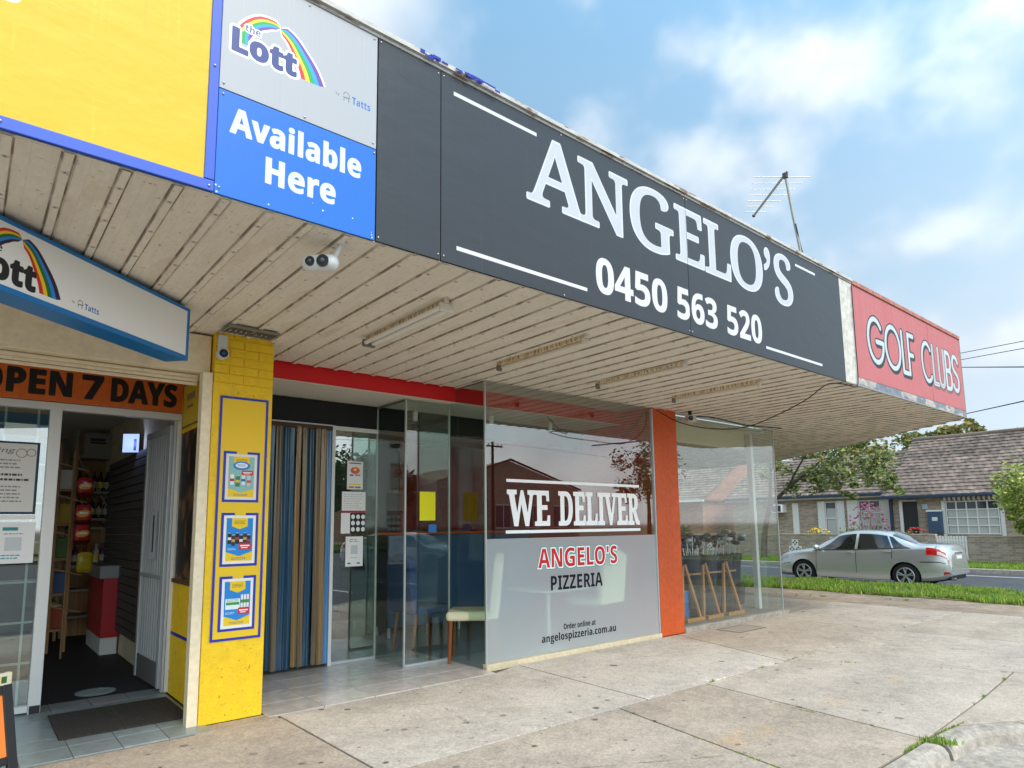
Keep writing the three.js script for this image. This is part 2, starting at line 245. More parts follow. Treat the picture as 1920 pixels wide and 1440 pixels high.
// ---------------------------------------------------------------- shop building and awning
M.render = mat(0xffffff, .85, { map: tone(.80, .745, .63, .08, 40, 21, 1.2), bumpMap: retile(fine, .3), bumpScale: .003 });
M.brickSide = mat(0x8a7a68, .9, { bumpMap: fine, bumpScale: .004 });
const bldg = thing('shop_building', 'single storey shop row under a deep cantilevered awning', 'building');
part(bldg, 'roof', BB(-9, 12.2, 4.28, 4.42, -3.5, -16), mat(0x9a9690, .7));
part(bldg, 'wall', BB(-9, 10.9, -.05, 4.2, -13.2, -13.0), mat(0x857d74, .9));
part(bldg, 'wall', BB(1.63, 2.1, 0, 4.25, -5.97, -13), M.render);
part(bldg, 'wall', BB(7.52, 8.04, 0, 4.25, -6.02, -13), mat(0xd8201a, .7, { bumpMap: fine, bumpScale: .002 }), 'deep red plastered side wall');
part(bldg, 'wall', BB(-9, -8.8, 0, 4.2, -5.8, -13), M.render);
part(bldg, 'wall', BB(10.78, 10.93, 0, 4.2, -9.9, -13), M.render);
part(bldg, 'wall', BB(8.05, 10.9, 0, 3.2, -9.9, -9.8), mat(0xcfc9b8, .85));
part(bldg, 'ceiling', BB(8.05, 10.9, 3.14, 3.2, -5.98, -9.8), mat(0xd9d2bf, .8));
part(bldg, 'ceiling', BB(-9, 1.62, 3.06, 3.12, -6.3, -13), mat(0xcfc8ba, .85));
part(bldg, 'ceiling', BB(2.11, 7.51, 3.04, 3.08, -6.45, -13), mat(0xe0d8ca, .75));
part(bldg, 'floor', uvXZ(BB(-9, 1.62, -.06, .004, -7.1, -13)), mat(0x2b2a2b, .7, { bumpMap: retile(fine, .2), bumpScale: .004 }));
part(bldg, 'floor', BB(8.05, 10.9, -.06, .06, -5.86, -9.8), mat(0x8f8a80, .7));
// yellow painted pillar: brick courses above, rendered below
M.yellow = mat(0xffffff, .62, { map: dataTex(256, 512, (u, v) => { const n = fbm(u * 20, v * 40, 3, 4, 20), p = fbm(u * 3, v * 6, 6, 4, 3), worn = sstep(.62, .75, p * .5 + n * .5); const chip = fbm(u * 60, v * 120, 14, 3, 60) > .80 ? .72 : 1, k = (.95 + .1 * n) * chip; return [mixf(.95, .91, worn) * k, mixf(.775, .72, worn) * k, mixf(.09, .17, worn) * k]; }, true, 1, 2), bumpMap: retile(fine, .4), bumpScale: .003 });
{
  const P = thing('yellow_pillar', 'yellow painted brick pillar with blue framed poster board', 'pillar', [1.79, 0, -5.85]);
  part(P, 'shaft', uvBox(BB(-.25, .25, 0, 2.79, -.12, .10, .006)), M.yellow);
  part(P, 'core', uvBox(BB(-.243, .243, 2.79, 3.22, -.12, .100)), M.yellow);
  const gs = {};
  const bk = (w) => gs[w] || (gs[w] = uvBox(B(w, .073, .03, 0, 0, 0, .005)));
  for (let c = 0; c < 6; c++) {
    const y = 2.83 + c * .0765; if (y > 3.2) break;
    const cuts = c % 2 ? [-.25, -.13, .115, .25] : [-.25, -.01, .25];
    for (let i = 0; i < cuts.length - 1; i++) { const w = +(cuts[i + 1] - cuts[i] - .004).toFixed(3), m = part(P, 'brick', bk(w), M.yellow); m.position.set((cuts[i] + cuts[i + 1]) / 2, y, .092 + rr(-.002, .002)); }
  }
}
M.orange = mat(0xffffff, .55, { map: dataTex(256, 512, (u, v) => { const n = fbm(u * 24, v * 48, 3, 4, 24), p = fbm(u * 3, v * 5, 16, 4, 3); const k = .90 + .16 * n + .12 * (p - .5); return [.80 * k, .325 * k, .085 * k]; }, true, .8, 1.6), bumpMap: retile(fine, .35), bumpScale: .003 });
{
  const P = thing('orange_pillar', 'plain orange painted pillar between two shop windows', 'pillar', [7.78, 0, -5.9]);
  part(P, 'shaft', uvBox(BB(-.285, .275, 0, 3.22, -.14, .1, .008)), M.orange);
}
// awning
const soffitTex = (sd) => dataTex(64, 1024, (u, v) => {
  const z = v * 2.6, x = u * .222, n = fbm(x * 70, z * 25, sd, 4), p = fbm(x * 9, z * 2.2, sd + 5, 4), s = fbm(x * 40, z * 60, sd + 9, 3);
  const edge = Math.min(Math.abs(x - .163), Math.abs(x - .211));
  let k = .955 + .07 * (n - .5) + .06 * (p - .5);
  const grime = sstep(.0075, .002, edge) * (.25 + .75 * sstep(.40, .66, fbm(x * 8, z * 7, sd + 13, 4))), spot = sstep(.80, .86, s);
  k *= 1 - .05 * sstep(.0022, .0008, Math.min(Math.abs(x - .052), Math.abs(x - .106))); const bolt = Math.hypot(x - .187, (z % .43) - .2); if (bolt < .006) k *= .45; else if (bolt < .016) k *= .86;
  const stain = sstep(.60, .74, fbm(x * 6 + sd, z * 1.6, sd + 23, 4)) * .22; let r = mixf(.96, .80, stain) * k, g = mixf(.918, .73, stain) * k, b = mixf(.845, .60, stain) * k;
  r = mixf(r, .42, grime * .62); g = mixf(g, .37, grime * .62); b = mixf(b, .31, grime * .62);
  r = mixf(r, .42, spot * .6); g = mixf(g, .32, spot * .6); b = mixf(b, .22, spot * .6);
  return [r, g, b];
}, true, .222, 2.6);
M.soffit = [1, 2, 3, 4, 5, 6, 7].map((i) => mat(0xffffff, .6, { map: soffitTex(i * 31) }));
const awn = thing('shop_awning', 'deep street awning with ribbed cream metal soffit', 'awning');
{
  // one soffit sheet: a flat pan and a narrow raised rib, from the fascia back to the shop fronts
  const w = .222, prof = [[0, 0], [.158, 0], [.161, .007], [.1645, .005], [.168, -.012], [.206, -.012], [.209, .005], [.2125, .007], [.216, 0], [.222, 0]];
  const sheet = (L) => { const pos = [], uv = [], idx = [], n = prof.length; for (let i = 0; i <= 1; i++) for (const [x, y] of prof) { pos.push(x, y, -i * L); uv.push(x, i * L); } for (let j = 0; j < n - 1; j++) idx.push(j, j + 1, j + n, j + 1, j + n + 1, j + n); let g = new THREE.BufferGeometry(); g.setAttribute('position', new THREE.Float32BufferAttribute(pos, 3)); g.setAttribute('uv', new THREE.Float32BufferAttribute(uv, 2)); g.setIndex(idx); g = g.toNonIndexed(); g.computeVertexNormals(); return g; };
  const cache = {}; let k = 0;
  for (let x = -6.6; x < 17; x += w, k++) {
    let z0 = zA - .004, L = x < 1.4 ? 2.7 : x < 2.0 ? 2.42 : x < 4.4 ? 3.06 : x < 10.9 ? 2.56 : 12;
    if (x > 12.4) { z0 = zA - (x - 12.4) * 1.27; L = 8.7 - (x - 12.4) * 1.27; }
    if (L < .5) break;
    L = +L.toFixed(2);
    const m = part(awn, 'soffit_sheet', cache[L] || (cache[L] = sheet(L)), M.soffit[(k * 5 + Math.floor(k / 7)) % 7]);
    m.position.set(x, SOF + rr(-.002, .002), z0);
  }
  const capM = mat(0xffffff, .6, { map: dataTex(512, 64, (u, v) => { const n = fbm(u * 60, v * 8, 2, 4, 60), r = sstep(.60, .72, fbm(u * 24, v * 3, 8, 4, 24)); const k = .86 + .2 * n; return [mixf(.78, .50, r) * k, mixf(.765, .40, r) * k, mixf(.735, .31, r) * k]; }, true, 4, .2) });
  part(awn, 'cap_flashing', uvBox(merge([BB(-6.6, 8.4, 4.533, 4.60, zA - .16, zA + .012, .006), BB(-6.6, 8.4, 4.555, 4.585, zA + .012, zA + .03)])), capM, 'weathered off-white capping with rust and flaking blue paint');
  part(awn, 'cap_flashing', uvBox(BB(8.4, 12.5, 4.53, 4.59, zA - .16, zA + .02, .006)), mat(0xffffff, .7, { map: tone(.66, .42, .36, .25, 30, 9, .7) }), 'rusty pinkish capping');
  part(awn, 'closing_strip', BB(-6.6, 12.45, 3.2188, 3.2315, zA - .022, zA - .012), mat(0xd8cfbe, .7));
  part(awn, 'fascia_board', BB(-6.6, 12.5, 3.232, 4.53, zA - .06, zA - .012), mat(0x6d6a66, .8));
  // the end of the awning, splayed back over the side footpath
  const end = new THREE.Shape([[0, 0], [7.4, 0], [7.4, .95], [0, 1.32]].map(([a, b]) => new THREE.Vector2(a, b)));
  const eg = new THREE.ExtrudeGeometry(end, { depth: .05, bevelEnabled: false }); eg.rotateY(Math.atan2(1.27, 1)); eg.translate(12.47, SOF - .005, zA - .02);
  part(awn, 'end_board', eg, mat(0x8a8378, .8));
  part(awn, 'edge_trim', BB(8.05, 12.5, 3.217, 3.234, zA - .012, zA + .006, .002), mat(0x9a958a, .6, { metalness: .3 }));
}
// flaking blue paint on the capping
{
  const s0 = seedState; seedState = 91;
  for (let i = 0; i < 30; i++) { const x = i < 10 ? rr(2.04, 2.22) : i < 25 ? rr(2.28, 2.52) : rr(2.53, 2.66); part(awn, 'paint_flake', B(rr(.02, .06), rr(.008, .026), .002, x, rr(4.558, 4.58), zA + .0315 + i * .0006), M.flake || (M.flake = mat(0x1d2c9a, .7))); }
  seedState = s0;
}
// ---------------------------------------------------------------- signs on the fascia
const sheetUV = (g, x0, x1, y0, y1) => uvPlane(g, (x) => (x - x0) / (x1 - x0), (x, y) => (y - y0) / (y1 - y0));
M.screw = mat(0xb8b8b8, .4, { metalness: .8 });
// rain streaks and scuffs on a printed panel
function weather(c, w, h, n, dark, pale) { c.save(); for (let i = 0; i < n; i++) { c.globalAlpha = rr(.03, .13); c.fillStyle = rnd() < .6 ? dark : pale; const x = rnd() * w, L = h * rr(.08, .6), y = rnd() < .6 ? 0 : rnd() * h; let px = x; for (let k = 0; k < 8; k++) { c.fillRect(px, y + L * k / 8, rr(1, 3.2), L / 8 + 1); px += rr(-.6, .6); } } c.globalAlpha = .22; for (let i = 0; i < n / 3; i++) { c.strokeStyle = pale; c.lineWidth = rr(.5, 1.2); const x = rnd() * w, y = rnd() * h; c.beginPath(); c.moveTo(x, y); c.lineTo(x + rr(-30, 30), y + rr(-8, 8)); c.stroke(); } c.restore(); }
const screwG = new THREE.SphereGeometry(.007, 8, 4, 0, 6.3, 0, 1.6).rotateX(Math.PI / 2);
function screws(parent, list, z) { for (const [x, y] of list) { const s = part(parent, 'screw', screwG, M.screw); s.position.set(x, y, z); } }
// yellow sign in a blue frame
{
  const S = thing('yellow_fascia_sign', 'large plain yellow sign panel in a bright blue frame', 'sign');
  const x0 = -2.6, x1 = .797, y0 = 3.278, y1 = 4.53;
  const t = canvasTex(1024, 400, (c, w, h) => {
    c.fillStyle = '#d4b100'; c.fillRect(0, 0, w, h);
    const X = (x) => (x - x0) / (x1 - x0) * w, Y = (y) => h - (y - y0) / (y1 - y0) * h;
    c.fillStyle = '#efeff4'; c.beginPath(); c.roundRect(X(-.75), Y(4.3), X(.034) - X(-.75), Y(3.807) - Y(4.3), 12); c.fill();
    c.fillStyle = '#3b2f8f'; for (let i = 0; i < 5; i++) c.fillRect(X(-.70 + i * .145), Y(4.2), 26, Y(3.845) - Y(4.2));
    weather(c, w, h, 110, '#a88a10', '#f4e27a'); speckle(c, w, h, 500, ['#e2b90a', '#f8d83c', '#d8b010'], .5, 2, .35);
  });
  part(S, 'panel', sheetUV(BB(x0, x1, y0, y1, zA - .01, zA + .004), x0, x1, y0, y1), mat(0xffffff, .5, { map: t, bumpMap: retile(coarse, .5, .8), bumpScale: .004 }));
  const fm = mat(0x3258c0, .45);
  part(S, 'frame_bar', BB(x0, .846, 3.225, 3.282, zA - .01, zA + .012, .004), fm);
  part(S, 'frame_bar', BB(.798, .846, 3.285, 4.53, zA - .01, zA + .012, .004), fm);
  screws(S, [[.822, 3.25], [.822, 3.9], [.0, 3.255], [-.6, 3.255]], zA + .013);
}
// rainbow logo; X and Y turn the logo's own metres into canvas pixels, s is pixels per metre
function logo(c, X, Y, s, navy, keyline) {
  const cols = keyline ? ['#e4262c', '#f7d30f', '#18a04a', '#1d9ee0', '#6a3ea2'] : ['#d21f26', '#f3c90e', '#0f6b34', '#1b84dc', '#2b1238'];
  const C = new THREE.CatmullRomCurve3([[.948, 4.13], [.985, 4.20], [1.05, 4.262], [1.125, 4.285], [1.205, 4.255], [1.275, 4.17], [1.32, 4.095], [1.343, 4.03]].map(([x, y]) => new THREE.Vector3(x, y, 0)));
  const N = 60, P = C.getSpacedPoints(N), bw = (t) => t < .30 ? .0145 : t < .42 ? mixf(.0145, .009, (t - .30) / .12) : t < .50 ? mixf(.009, -.0125, (t - .42) / .08) : mixf(-.0125, -.027, (t - .50) / .50);
  const edge = (i, o) => { const p = P[i], a = P[Math.max(i - 1, 0)], b = P[Math.min(i + 1, N)], l = Math.hypot(b.x - a.x, b.y - a.y), nx = -(b.y - a.y) / l, ny = (b.x - a.x) / l; return [X(p.x + nx * o), Y(Math.max(p.y + ny * o, 4.042))]; };
  const poly = (f0, f1) => { c.beginPath(); for (let i = 0; i <= N; i++) c.lineTo(...edge(i, f0(bw(i / N)))); for (let i = N; i >= 0; i--) c.lineTo(...edge(i, f1(bw(i / N)))); c.closePath(); c.fill(); };
  c.save(); c.lineJoin = 'round';
  if (keyline) { c.fillStyle = '#fff'; poly((w) => 2.5 * w + Math.sign(w) * .012, (w) => -2.5 * w - Math.sign(w) * .012); }
  for (let k = 0; k < 5; k++) { c.fillStyle = cols[k]; poly((w) => (2.53 - k) * w, (w) => (1.47 - k) * w); }
  const w0 = [X(.905), Y(4.168), X(1.243), Y(4.036)];
  if (keyline) fit(c, 'Lott', ...w0, 'bold $ sans-serif', '#fff', '#fff', s * .036);
  fit(c, 'Lott', ...w0, 'bold $ sans-serif', navy, navy, s * .012);
  if (keyline) { c.fillStyle = '#18a04a'; c.fillRect(X(.948), Y(4.165), s * .018, s * .07); c.fillStyle = '#1d9ee0'; c.fillRect(X(.966), Y(4.15), s * .016, s * .055); fit(c, 'the', X(.965), Y(4.217), X(1.045), Y(4.175), 'bold $ sans-serif', '#fff', '#fff', s * .014); }
  fit(c, 'the', X(.965), Y(4.217), X(1.045), Y(4.175), 'bold $ sans-serif', navy);
  c.restore();
}
function smallMark(c, x0, y0, x1, y1) {
  const w = x1 - x0, h = y1 - y0; c.save(); c.strokeStyle = '#6c6f78'; c.lineWidth = h * .06; c.fillStyle = '#444';
  fit(c, 'by', x0, y0 + h * .35, x0 + w * .1, y0 + h * .62, '$ sans-serif', '#444');
  c.beginPath(); c.arc(x0 + w * .30, y0 + h * .30, h * .22, 3, 8.5); c.stroke(); c.beginPath(); c.arc(x0 + w * .30, y0 + h * .68, h * .2, 2.6, 7); c.stroke(); c.beginPath(); c.moveTo(x0 + w * .2, y0 + h * .5); c.lineTo(x0 + w * .42, y0 + h * .45); c.stroke();
  fit(c, 'Tatts', x0 + w * .46, y0 + h * .2, x1, y0 + h * .78, 'bold $ sans-serif', '#1667b8'); c.restore();
}
{
  const S = thing('rainbow_logo_sign', 'light grey fascia panel with rainbow logo above the blue panel', 'sign');
  const x0 = .849, x1 = 1.742, y0 = 3.80, y1 = 4.53;
  const t = canvasTex(900, 736, (c, w, h) => {
    c.fillStyle = '#abacaf'; c.fillRect(0, 0, w, h);
    const X = (x) => (x - x0) / (x1 - x0) * w, Y = (y) => h - (y - y0) / (y1 - y0) * h;
    logo(c, X, Y, w / (x1 - x0), '#34407e', true);
    smallMark(c, X(1.48), Y(4.085), X(1.70), Y(4.005));
    weather(c, w, h, 70, '#8d8c88', '#e6e6e8'); speckle(c, w, h, 260, ['#bcbdbf', '#e6e6e8', '#b2b0a8'], .5, 2, .4);
  });
  part(S, 'panel', sheetUV(BB(x0, x1, y0, y1, zA - .01, zA + .004, .002), x0, x1, y0, y1), mat(0xffffff, .4, { map: t }));
  screws(S, [[1.72, 4.51], [1.72, 3.83], [.87, 3.83], [1.3, 3.82], [1.31, 4.51]], zA + .004);
}
{
  const S = thing('blue_available_sign', 'bright blue fascia panel lettered Available Here in white', 'sign');
  const x0 = .849, x1 = 1.742, y0 = 3.225, y1 = 3.795;
  const t = canvasTex(900, 574, (c, w, h) => {
    c.fillStyle = '#0066c2'; c.fillRect(0, 0, w, h);
    const X = (x) => (x - x0) / (x1 - x0) * w, Y = (y) => h - (y - y0) / (y1 - y0) * h;
    fit(c, 'Available', X(.912), Y(3.725), X(1.645), Y(3.578), 'bold $ sans-serif', '#d0d1d6', '#d0d1d6', 7);
    fit(c, 'Here', X(1.10), Y(3.508), X(1.49), Y(3.365), 'bold $ sans-serif', '#d0d1d6', '#d0d1d6', 7);
    weather(c, w, h, 80, '#084a9c', '#5f9ce6'); speckle(c, w, h, 300, ['#2a82ea', '#0a5cc4', '#6fa9ee'], .5, 2.2, .4); speckle(c, w, 130, 0, ['#fff'], 2, 4);
    for (const [x, y] of [[1.36, 3.335], [1.42, 3.31], [1.60, 3.32], [1.72, 3.27], [1.725, 3.24], [.855, 3.27], [.86, 3.235], [1.12, 3.25]]) { c.fillStyle = '#e8eef6'; c.beginPath(); c.arc(X(x), Y(y), rr(2, 5), 0, 7); c.fill(); }
  });
  part(S, 'panel', sheetUV(BB(x0, x1, y0, y1, zA - .01, zA + .004, .002), x0, x1, y0, y1), mat(0xffffff, .4, { map: t }));
  screws(S, [[.87, 3.26], [1.72, 3.25], [1.73, 3.77], [.87, 3.77]], zA + .004);
}
// the dark pizzeria sign in three sheets
{
  const S = thing('dark_restaurant_sign', 'long charcoal fascia sign with white restaurant name and telephone number', 'sign');
  const x0 = 1.75, x1 = 8.04, y0 = 3.225, y1 = 4.53, W = 2048, H = 425, X = (x) => (x - x0) / (x1 - x0) * W, Y = (y) => H - (y - y0) / (y1 - y0) * H;
  const L = [['A', 2.955, 3.540, 4.427, 3.895], ['N', 3.490, 4.060, 4.405, 3.895], ['G', 4.105, 4.675, 4.44, 3.885], ['E', 4.722, 5.150, 4.41, 3.905], ['L', 5.178, 5.600, 4.41, 3.90], ['O', 5.625, 6.205, 4.435, 3.888], ['\u2019', 6.262, 6.375, 4.43, 4.195], ['S', 6.462, 6.835, 4.445, 3.885]];
  const t = canvasTex(W, H, (c, w, h) => {
    c.fillStyle = '#212327'; c.fillRect(0, 0, w, h);
    for (let i = 0; i < 900; i++) { c.globalAlpha = .05; c.fillStyle = rnd() < .5 ? '#2e3135' : '#1a1c1f'; c.fillRect(rnd() * w, 0, rr(1, 4), h); } c.globalAlpha = 1;
    weather(c, w, h, 160, '#141518', '#474b52'); speckle(c, w, h, 700, ['#2f3237', '#18191c'], .5, 1.6, .4);
    for (const [s, a, b, top, bot] of L) { fit(c, s, X(a), Y(top), X(b), Y(bot), '$ serif', '#d2d3d6', '#d2d3d6', 9); fit(c, s, X(a) + 2, Y(top) + 2, X(b) - 2, Y(bot) - 2, '$ serif', '#bcbec3', '#bcbec3', 3.2); }
    for (const [s, a, b] of [['0450', 3.655, 4.555], ['563', 4.70, 5.325], ['520', 5.49, 6.125]]) fit(c, s, X(a), Y(3.64), X(b), Y(3.35), 'bold $ sans-serif', '#d2d3d6', '#d2d3d6', 2);
    c.fillStyle = '#d4d6da';
    for (const [a, b, y] of [[2.307, 3.05, 4.414], [2.328, 3.55, 3.34], [6.94, 7.41, 4.411], [6.195, 7.435, 3.336]]) c.fillRect(X(a), Y(y + .014), X(b) - X(a), Y(y - .014) - Y(y + .014));
  });
  const m = mat(0xffffff, .42, { map: t, bumpMap: retile(coarse, .45, .9), bumpScale: .004 });
  for (const [a, b] of [[x0, 2.203], [2.209, 4.883], [4.889, x1]]) part(S, 'panel', sheetUV(BB(a, b, y0, y1, zA - .01, zA + .005, .0015), x0, x1, y0, y1), m);
  screws(S, [[1.765, 4.51], [1.765, 3.25], [2.185, 4.50], [2.227, 4.50], [2.185, 3.26], [2.227, 3.26], [4.865, 3.26], [4.907, 3.26], [4.865, 4.51], [4.907, 4.51], [3.3, 4.51], [3.3, 3.24]], zA + .005);
}
solo('grey_fascia_strip', BB(8.045, 8.405, 3.225, 4.53, zA - .01, zA + .003, .002), mat(0xffffff, .7, { map: tone(.78, .76, .72, .14, 20, 33, .9) }), 'narrow pale bare fascia strip beside the red golf sign', 'panel');
uvBox(scene.children[scene.children.length - 1].geometry);
// faded red golf sign
{
  const S = thing('red_golf_sign', 'faded red fascia sign lettered GOLF CLUBS with peeling white letters', 'sign');
  const x0 = 8.41, x1 = 12.49, y0 = 3.335, y1 = 4.53, W = 1400, H = 410, X = (x) => (x - x0) / (x1 - x0) * W, Y = (y) => H - (y - y0) / (y1 - y0) * H;
  const t = canvasTex(W, H, (c, w, h) => {
    c.fillStyle = '#b96666'; c.fillRect(0, 0, w, h);
    for (let i = 0; i < 260; i++) { c.globalAlpha = .10; c.fillStyle = rnd() < .5 ? '#c67d7d' : '#ad4e50'; c.fillRect(rnd() * w, 0, rr(2, 16), h * rr(.3, 1)); } c.globalAlpha = 1;
    speckle(c, w, h, 600, ['#e39a98', '#c0484c'], .5, 2.4, .5);
    // letters of one thin stroke, white over a black outline
    const T = 4.20, Bm = 3.62, mid = (T + Bm) / 2, hh = (T - Bm) / 2;
    const glyph = { G: (a, b) => { c.beginPath(); c.ellipse(X((a + b) / 2), Y(mid), (X(b) - X(a)) / 2, (Y(Bm) - Y(T)) / 2, 0, -.75, .02, true); c.lineTo(X((a + b) / 2 + .02), Y(mid - .01)); },
      O: (a, b) => { c.beginPath(); c.ellipse(X((a + b) / 2), Y(mid), (X(b) - X(a)) / 2, (Y(Bm) - Y(T)) / 2, 0, 0, 6.2832); },
      L: (a, b) => { c.beginPath(); c.moveTo(X(a), Y(T)); c.lineTo(X(a), Y(Bm)); c.lineTo(X(b), Y(Bm)); },
      F: (a, b) => { c.beginPath(); c.moveTo(X(b), Y(T)); c.lineTo(X(a), Y(T)); c.lineTo(X(a), Y(Bm)); c.moveTo(X(a), Y(mid)); c.lineTo(X(b - .04), Y(mid)); },
      C: (a, b) => { c.beginPath(); c.ellipse(X((a + b) / 2), Y(mid), (X(b) - X(a)) / 2, (Y(Bm) - Y(T)) / 2, 0, -.8, .8, true); },
      U: (a, b) => { c.beginPath(); c.moveTo(X(a), Y(T)); c.lineTo(X(a), Y(Bm + .18)); c.quadraticCurveTo(X(a), Y(Bm), X((a + b) / 2), Y(Bm)); c.quadraticCurveTo(X(b), Y(Bm), X(b), Y(Bm + .18)); c.lineTo(X(b), Y(T)); },
      B: (a, b) => { c.beginPath(); c.moveTo(X(a), Y(T)); c.lineTo(X(a), Y(Bm)); c.lineTo(X(b - .12), Y(Bm)); c.quadraticCurveTo(X(b), Y(Bm), X(b), Y(Bm + .15)); c.quadraticCurveTo(X(b), Y(mid), X(b - .14), Y(mid)); c.lineTo(X(a), Y(mid)); c.moveTo(X(b - .15), Y(mid)); c.quadraticCurveTo(X(b - .02), Y(mid), X(b - .02), Y(mid + .14)); c.quadraticCurveTo(X(b - .02), Y(T), X(b - .14), Y(T)); c.lineTo(X(a), Y(T)); },
      S: (a, b) => { c.beginPath(); c.moveTo(X(b), Y(T - .09)); c.bezierCurveTo(X(b - .06), Y(T + .03), X(a), Y(T + .03), X(a + .01), Y(T - .16)); c.bezierCurveTo(X(a + .02), Y(mid), X(b), Y(mid + .02), X(b), Y(Bm + .16)); c.bezierCurveTo(X(b), Y(Bm - .03), X(a + .05), Y(Bm - .03), X(a), Y(Bm + .09)); } };
    const word = [['G', 8.80, 9.28], ['O', 9.36, 9.86], ['L', 9.95, 10.12], ['F', 10.18, 10.38], ['C', 10.70, 11.12], ['L', 11.16, 11.34], ['U', 11.40, 11.63], ['B', 11.73, 11.96], ['S', 12.04, 12.30]];
    c.lineJoin = c.lineCap = 'round';
    for (const [g, a, b] of word) { const faded = a > 11.1; c.save(); c.translate(3, 5); c.lineWidth = 47; c.strokeStyle = faded ? '#7d5558' : '#22282e'; glyph[g](a, b); c.stroke(); c.restore(); }
    for (const [g, a, b] of word) { c.lineWidth = 23; c.strokeStyle = '#bcc6c9'; glyph[g](a, b); c.stroke(); if (a > 11.1 && a < 11.5) { c.lineWidth = 9; c.strokeStyle = '#9aa4aa'; glyph[g](a, b); c.stroke(); } }
  });
  const m = mat(0xffffff, .6, { map: t, bumpMap: retile(coarse, .4, .9), bumpScale: .005 });
  for (const [a, b] of [[x0, 11.02], [11.03, x1]]) part(S, 'panel', sheetUV(BB(a, b, y0, y1, zA - .01, zA + .004, .002), x0, x1, y0, y1), m);
  part(S, 'bare_strip', uvBox(BB(x0, x1, 3.235, 3.332, zA - .01, zA + .002)), mat(0xffffff, .6, { map: dataTex(512, 32, (u, v) => { const n = fbm(u * 14, v * 2, 3, 3, 14), p = fbm(u * 60, v * 6, 5, 3, 60); const k = .8 + .4 * p; return n > .5 ? [.46 * k, .49 * k, .53 * k] : [mixf(.62, .70, p) * k, .63 * k, .60 * k]; }, true, 4.1, .2) }), 'bare weathered metal strip below the red panel');
}
// ---------------------------------------------------------------- hanging light box over the kiosk door
{
  const S = thing('hanging_light_box', 'white light box sign with rainbow logo hung in a blue frame under the awning', 'sign', [1.195, 0, -5.15], Math.atan2(.985, 1.15));
  // local x runs from the far end (0) towards the street (negative); the lettered face looks to +z
  const Lg = 2.15, y0 = 2.79, y1 = 3.185, T = .19;
  const t = canvasTex(1400, 260, (c, w, h) => {
    c.fillStyle = '#f2f0ec'; c.fillRect(0, 0, w, h);
    const X = (d) => w - d / Lg * w;   // d metres from the far end
    logo(c, (x) => X(1.114 + (1.411 - x) * 1.05), (y) => h - (2.86 + (y - 4.045) * 1.05 - y0 - .03) / (y1 - y0 - .05) * h, w / Lg * 1.05, '#15171f', false);
    smallMark(c, X(1.04), h - (2.915 - y0 - .03) / (y1 - y0 - .05) * h, X(.835), h - (2.853 - y0 - .03) / (y1 - y0 - .05) * h);
    speckle(c, w, h, 300, ['#cfccc4', '#e8e7e4'], .5, 2, .4);
  });
  const blue = mat(0x1273b5, .35);
  part(S, 'lit_face', sheetUV(BB(-Lg + .015, -.02, y0 + .03, y1 - .02, -.03, -.006), -Lg + .015, -.02, y0 + .03, y1 - .02), mat(0xffffff, .4, { map: t }));
  part(S, 'housing', BB(-Lg, 0, y0 + .002, y1 - .002, -T, -.03, .004), blue);
  for (const g of [BB(-Lg, 0, y0, y0 + .034, -.034, 0, .004), BB(-Lg, 0, y1 - .024, y1, -.034, 0, .004), BB(-.024, 0, y0 + .034, y1 - .024, -.034, 0, .004), BB(-Lg, -Lg + .02, y0 + .034, y1 - .024, -.034, 0, .004)]) part(S, 'frame_bar', g, blue);
  for (const x of [-.4, -1.6]) part(S, 'hanger', BB(x - .015, x + .015, y1, SOF, -.11, -.08), M.screw);
}
// ---------------------------------------------------------------- kiosk front
M.glass = mat(0xeaf3ef, .0, { transmission: 1, thickness: 0, ior: 2.4 }); M.sideGlass = mat(0xeef6f2, .0, { transmission: 1, thickness: 0, ior: 1.35 }); M.midGlass = mat(0xeef6f2, .0, { transmission: 1, thickness: 0, ior: 1.7 });
M.white = mat(0xd9d8d4, .4); M.alu = mat(0xc4c6c6, .38, { metalness: .35 });
M.cream = mat(0xffffff, .6, { map: tone(.93, .86, .73, .06, 30, 41, 1) });
M.black = mat(0x17181a, .5); M.grout = mat(0x7d756c, .9);
{
  const H = thing('shutter_box', 'cream roller shutter box above the kiosk entrance', 'shutter box', [0, 0, zF]);
  part(H, 'casing', uvBox(BB(-6.4, 1.535, 2.872, 3.2, -.42, -.02, .008)), M.cream);
  for (let k = 0; k < 3; k++) part(H, 'shutter_slat', uvBox(BB(-6, 1.46, 2.835 - k * .03, 2.862 - k * .03, -.12 - k * .012, -.10 - k * .012, .006)), M.cream);
}
solo('cream_post', uvBox(BB(-.04, .04, 0, 2.865, -.05, .05, .004)), M.cream, 'slim cream shutter post beside the yellow pillar', 'post', [1.497, 0, zF + .01]);
{
  const S = thing('open_days_sign', 'orange sign reading OPEN 7 DAYS over the kiosk door', 'sign');
  const x0 = -.9, x1 = 1.618, y0 = 2.712, y1 = 3.042, W = 1500, Hh = 196, X = (x) => (x - x0) / (x1 - x0) * W, Y = (y) => Hh - (y - y0) / (y1 - y0) * Hh;
  const t = canvasTex(W, Hh, (c, w, h) => { c.fillStyle = '#dc6a1c'; c.fillRect(0, 0, w, h); speckle(c, w, h, 900, ['#e0761f', '#cf5a12', '#e88a3c', '#d8480e'], 2, 14, .22); for (const [s, a, b] of [['OPEN', .0, .68], ['7', .765, .925], ['DAYS', 1.0, 1.56]]) fit(c, s, X(a), Y(2.99), X(b), Y(2.772), 'bold $ sans-serif', '#17120f', '#17120f', 9); });
  part(S, 'panel', sheetUV(BB(x0, x1, y0, y1, -7.13, -7.11, .002), x0, x1, y0, y1), mat(0xffffff, .5, { map: t }));
}
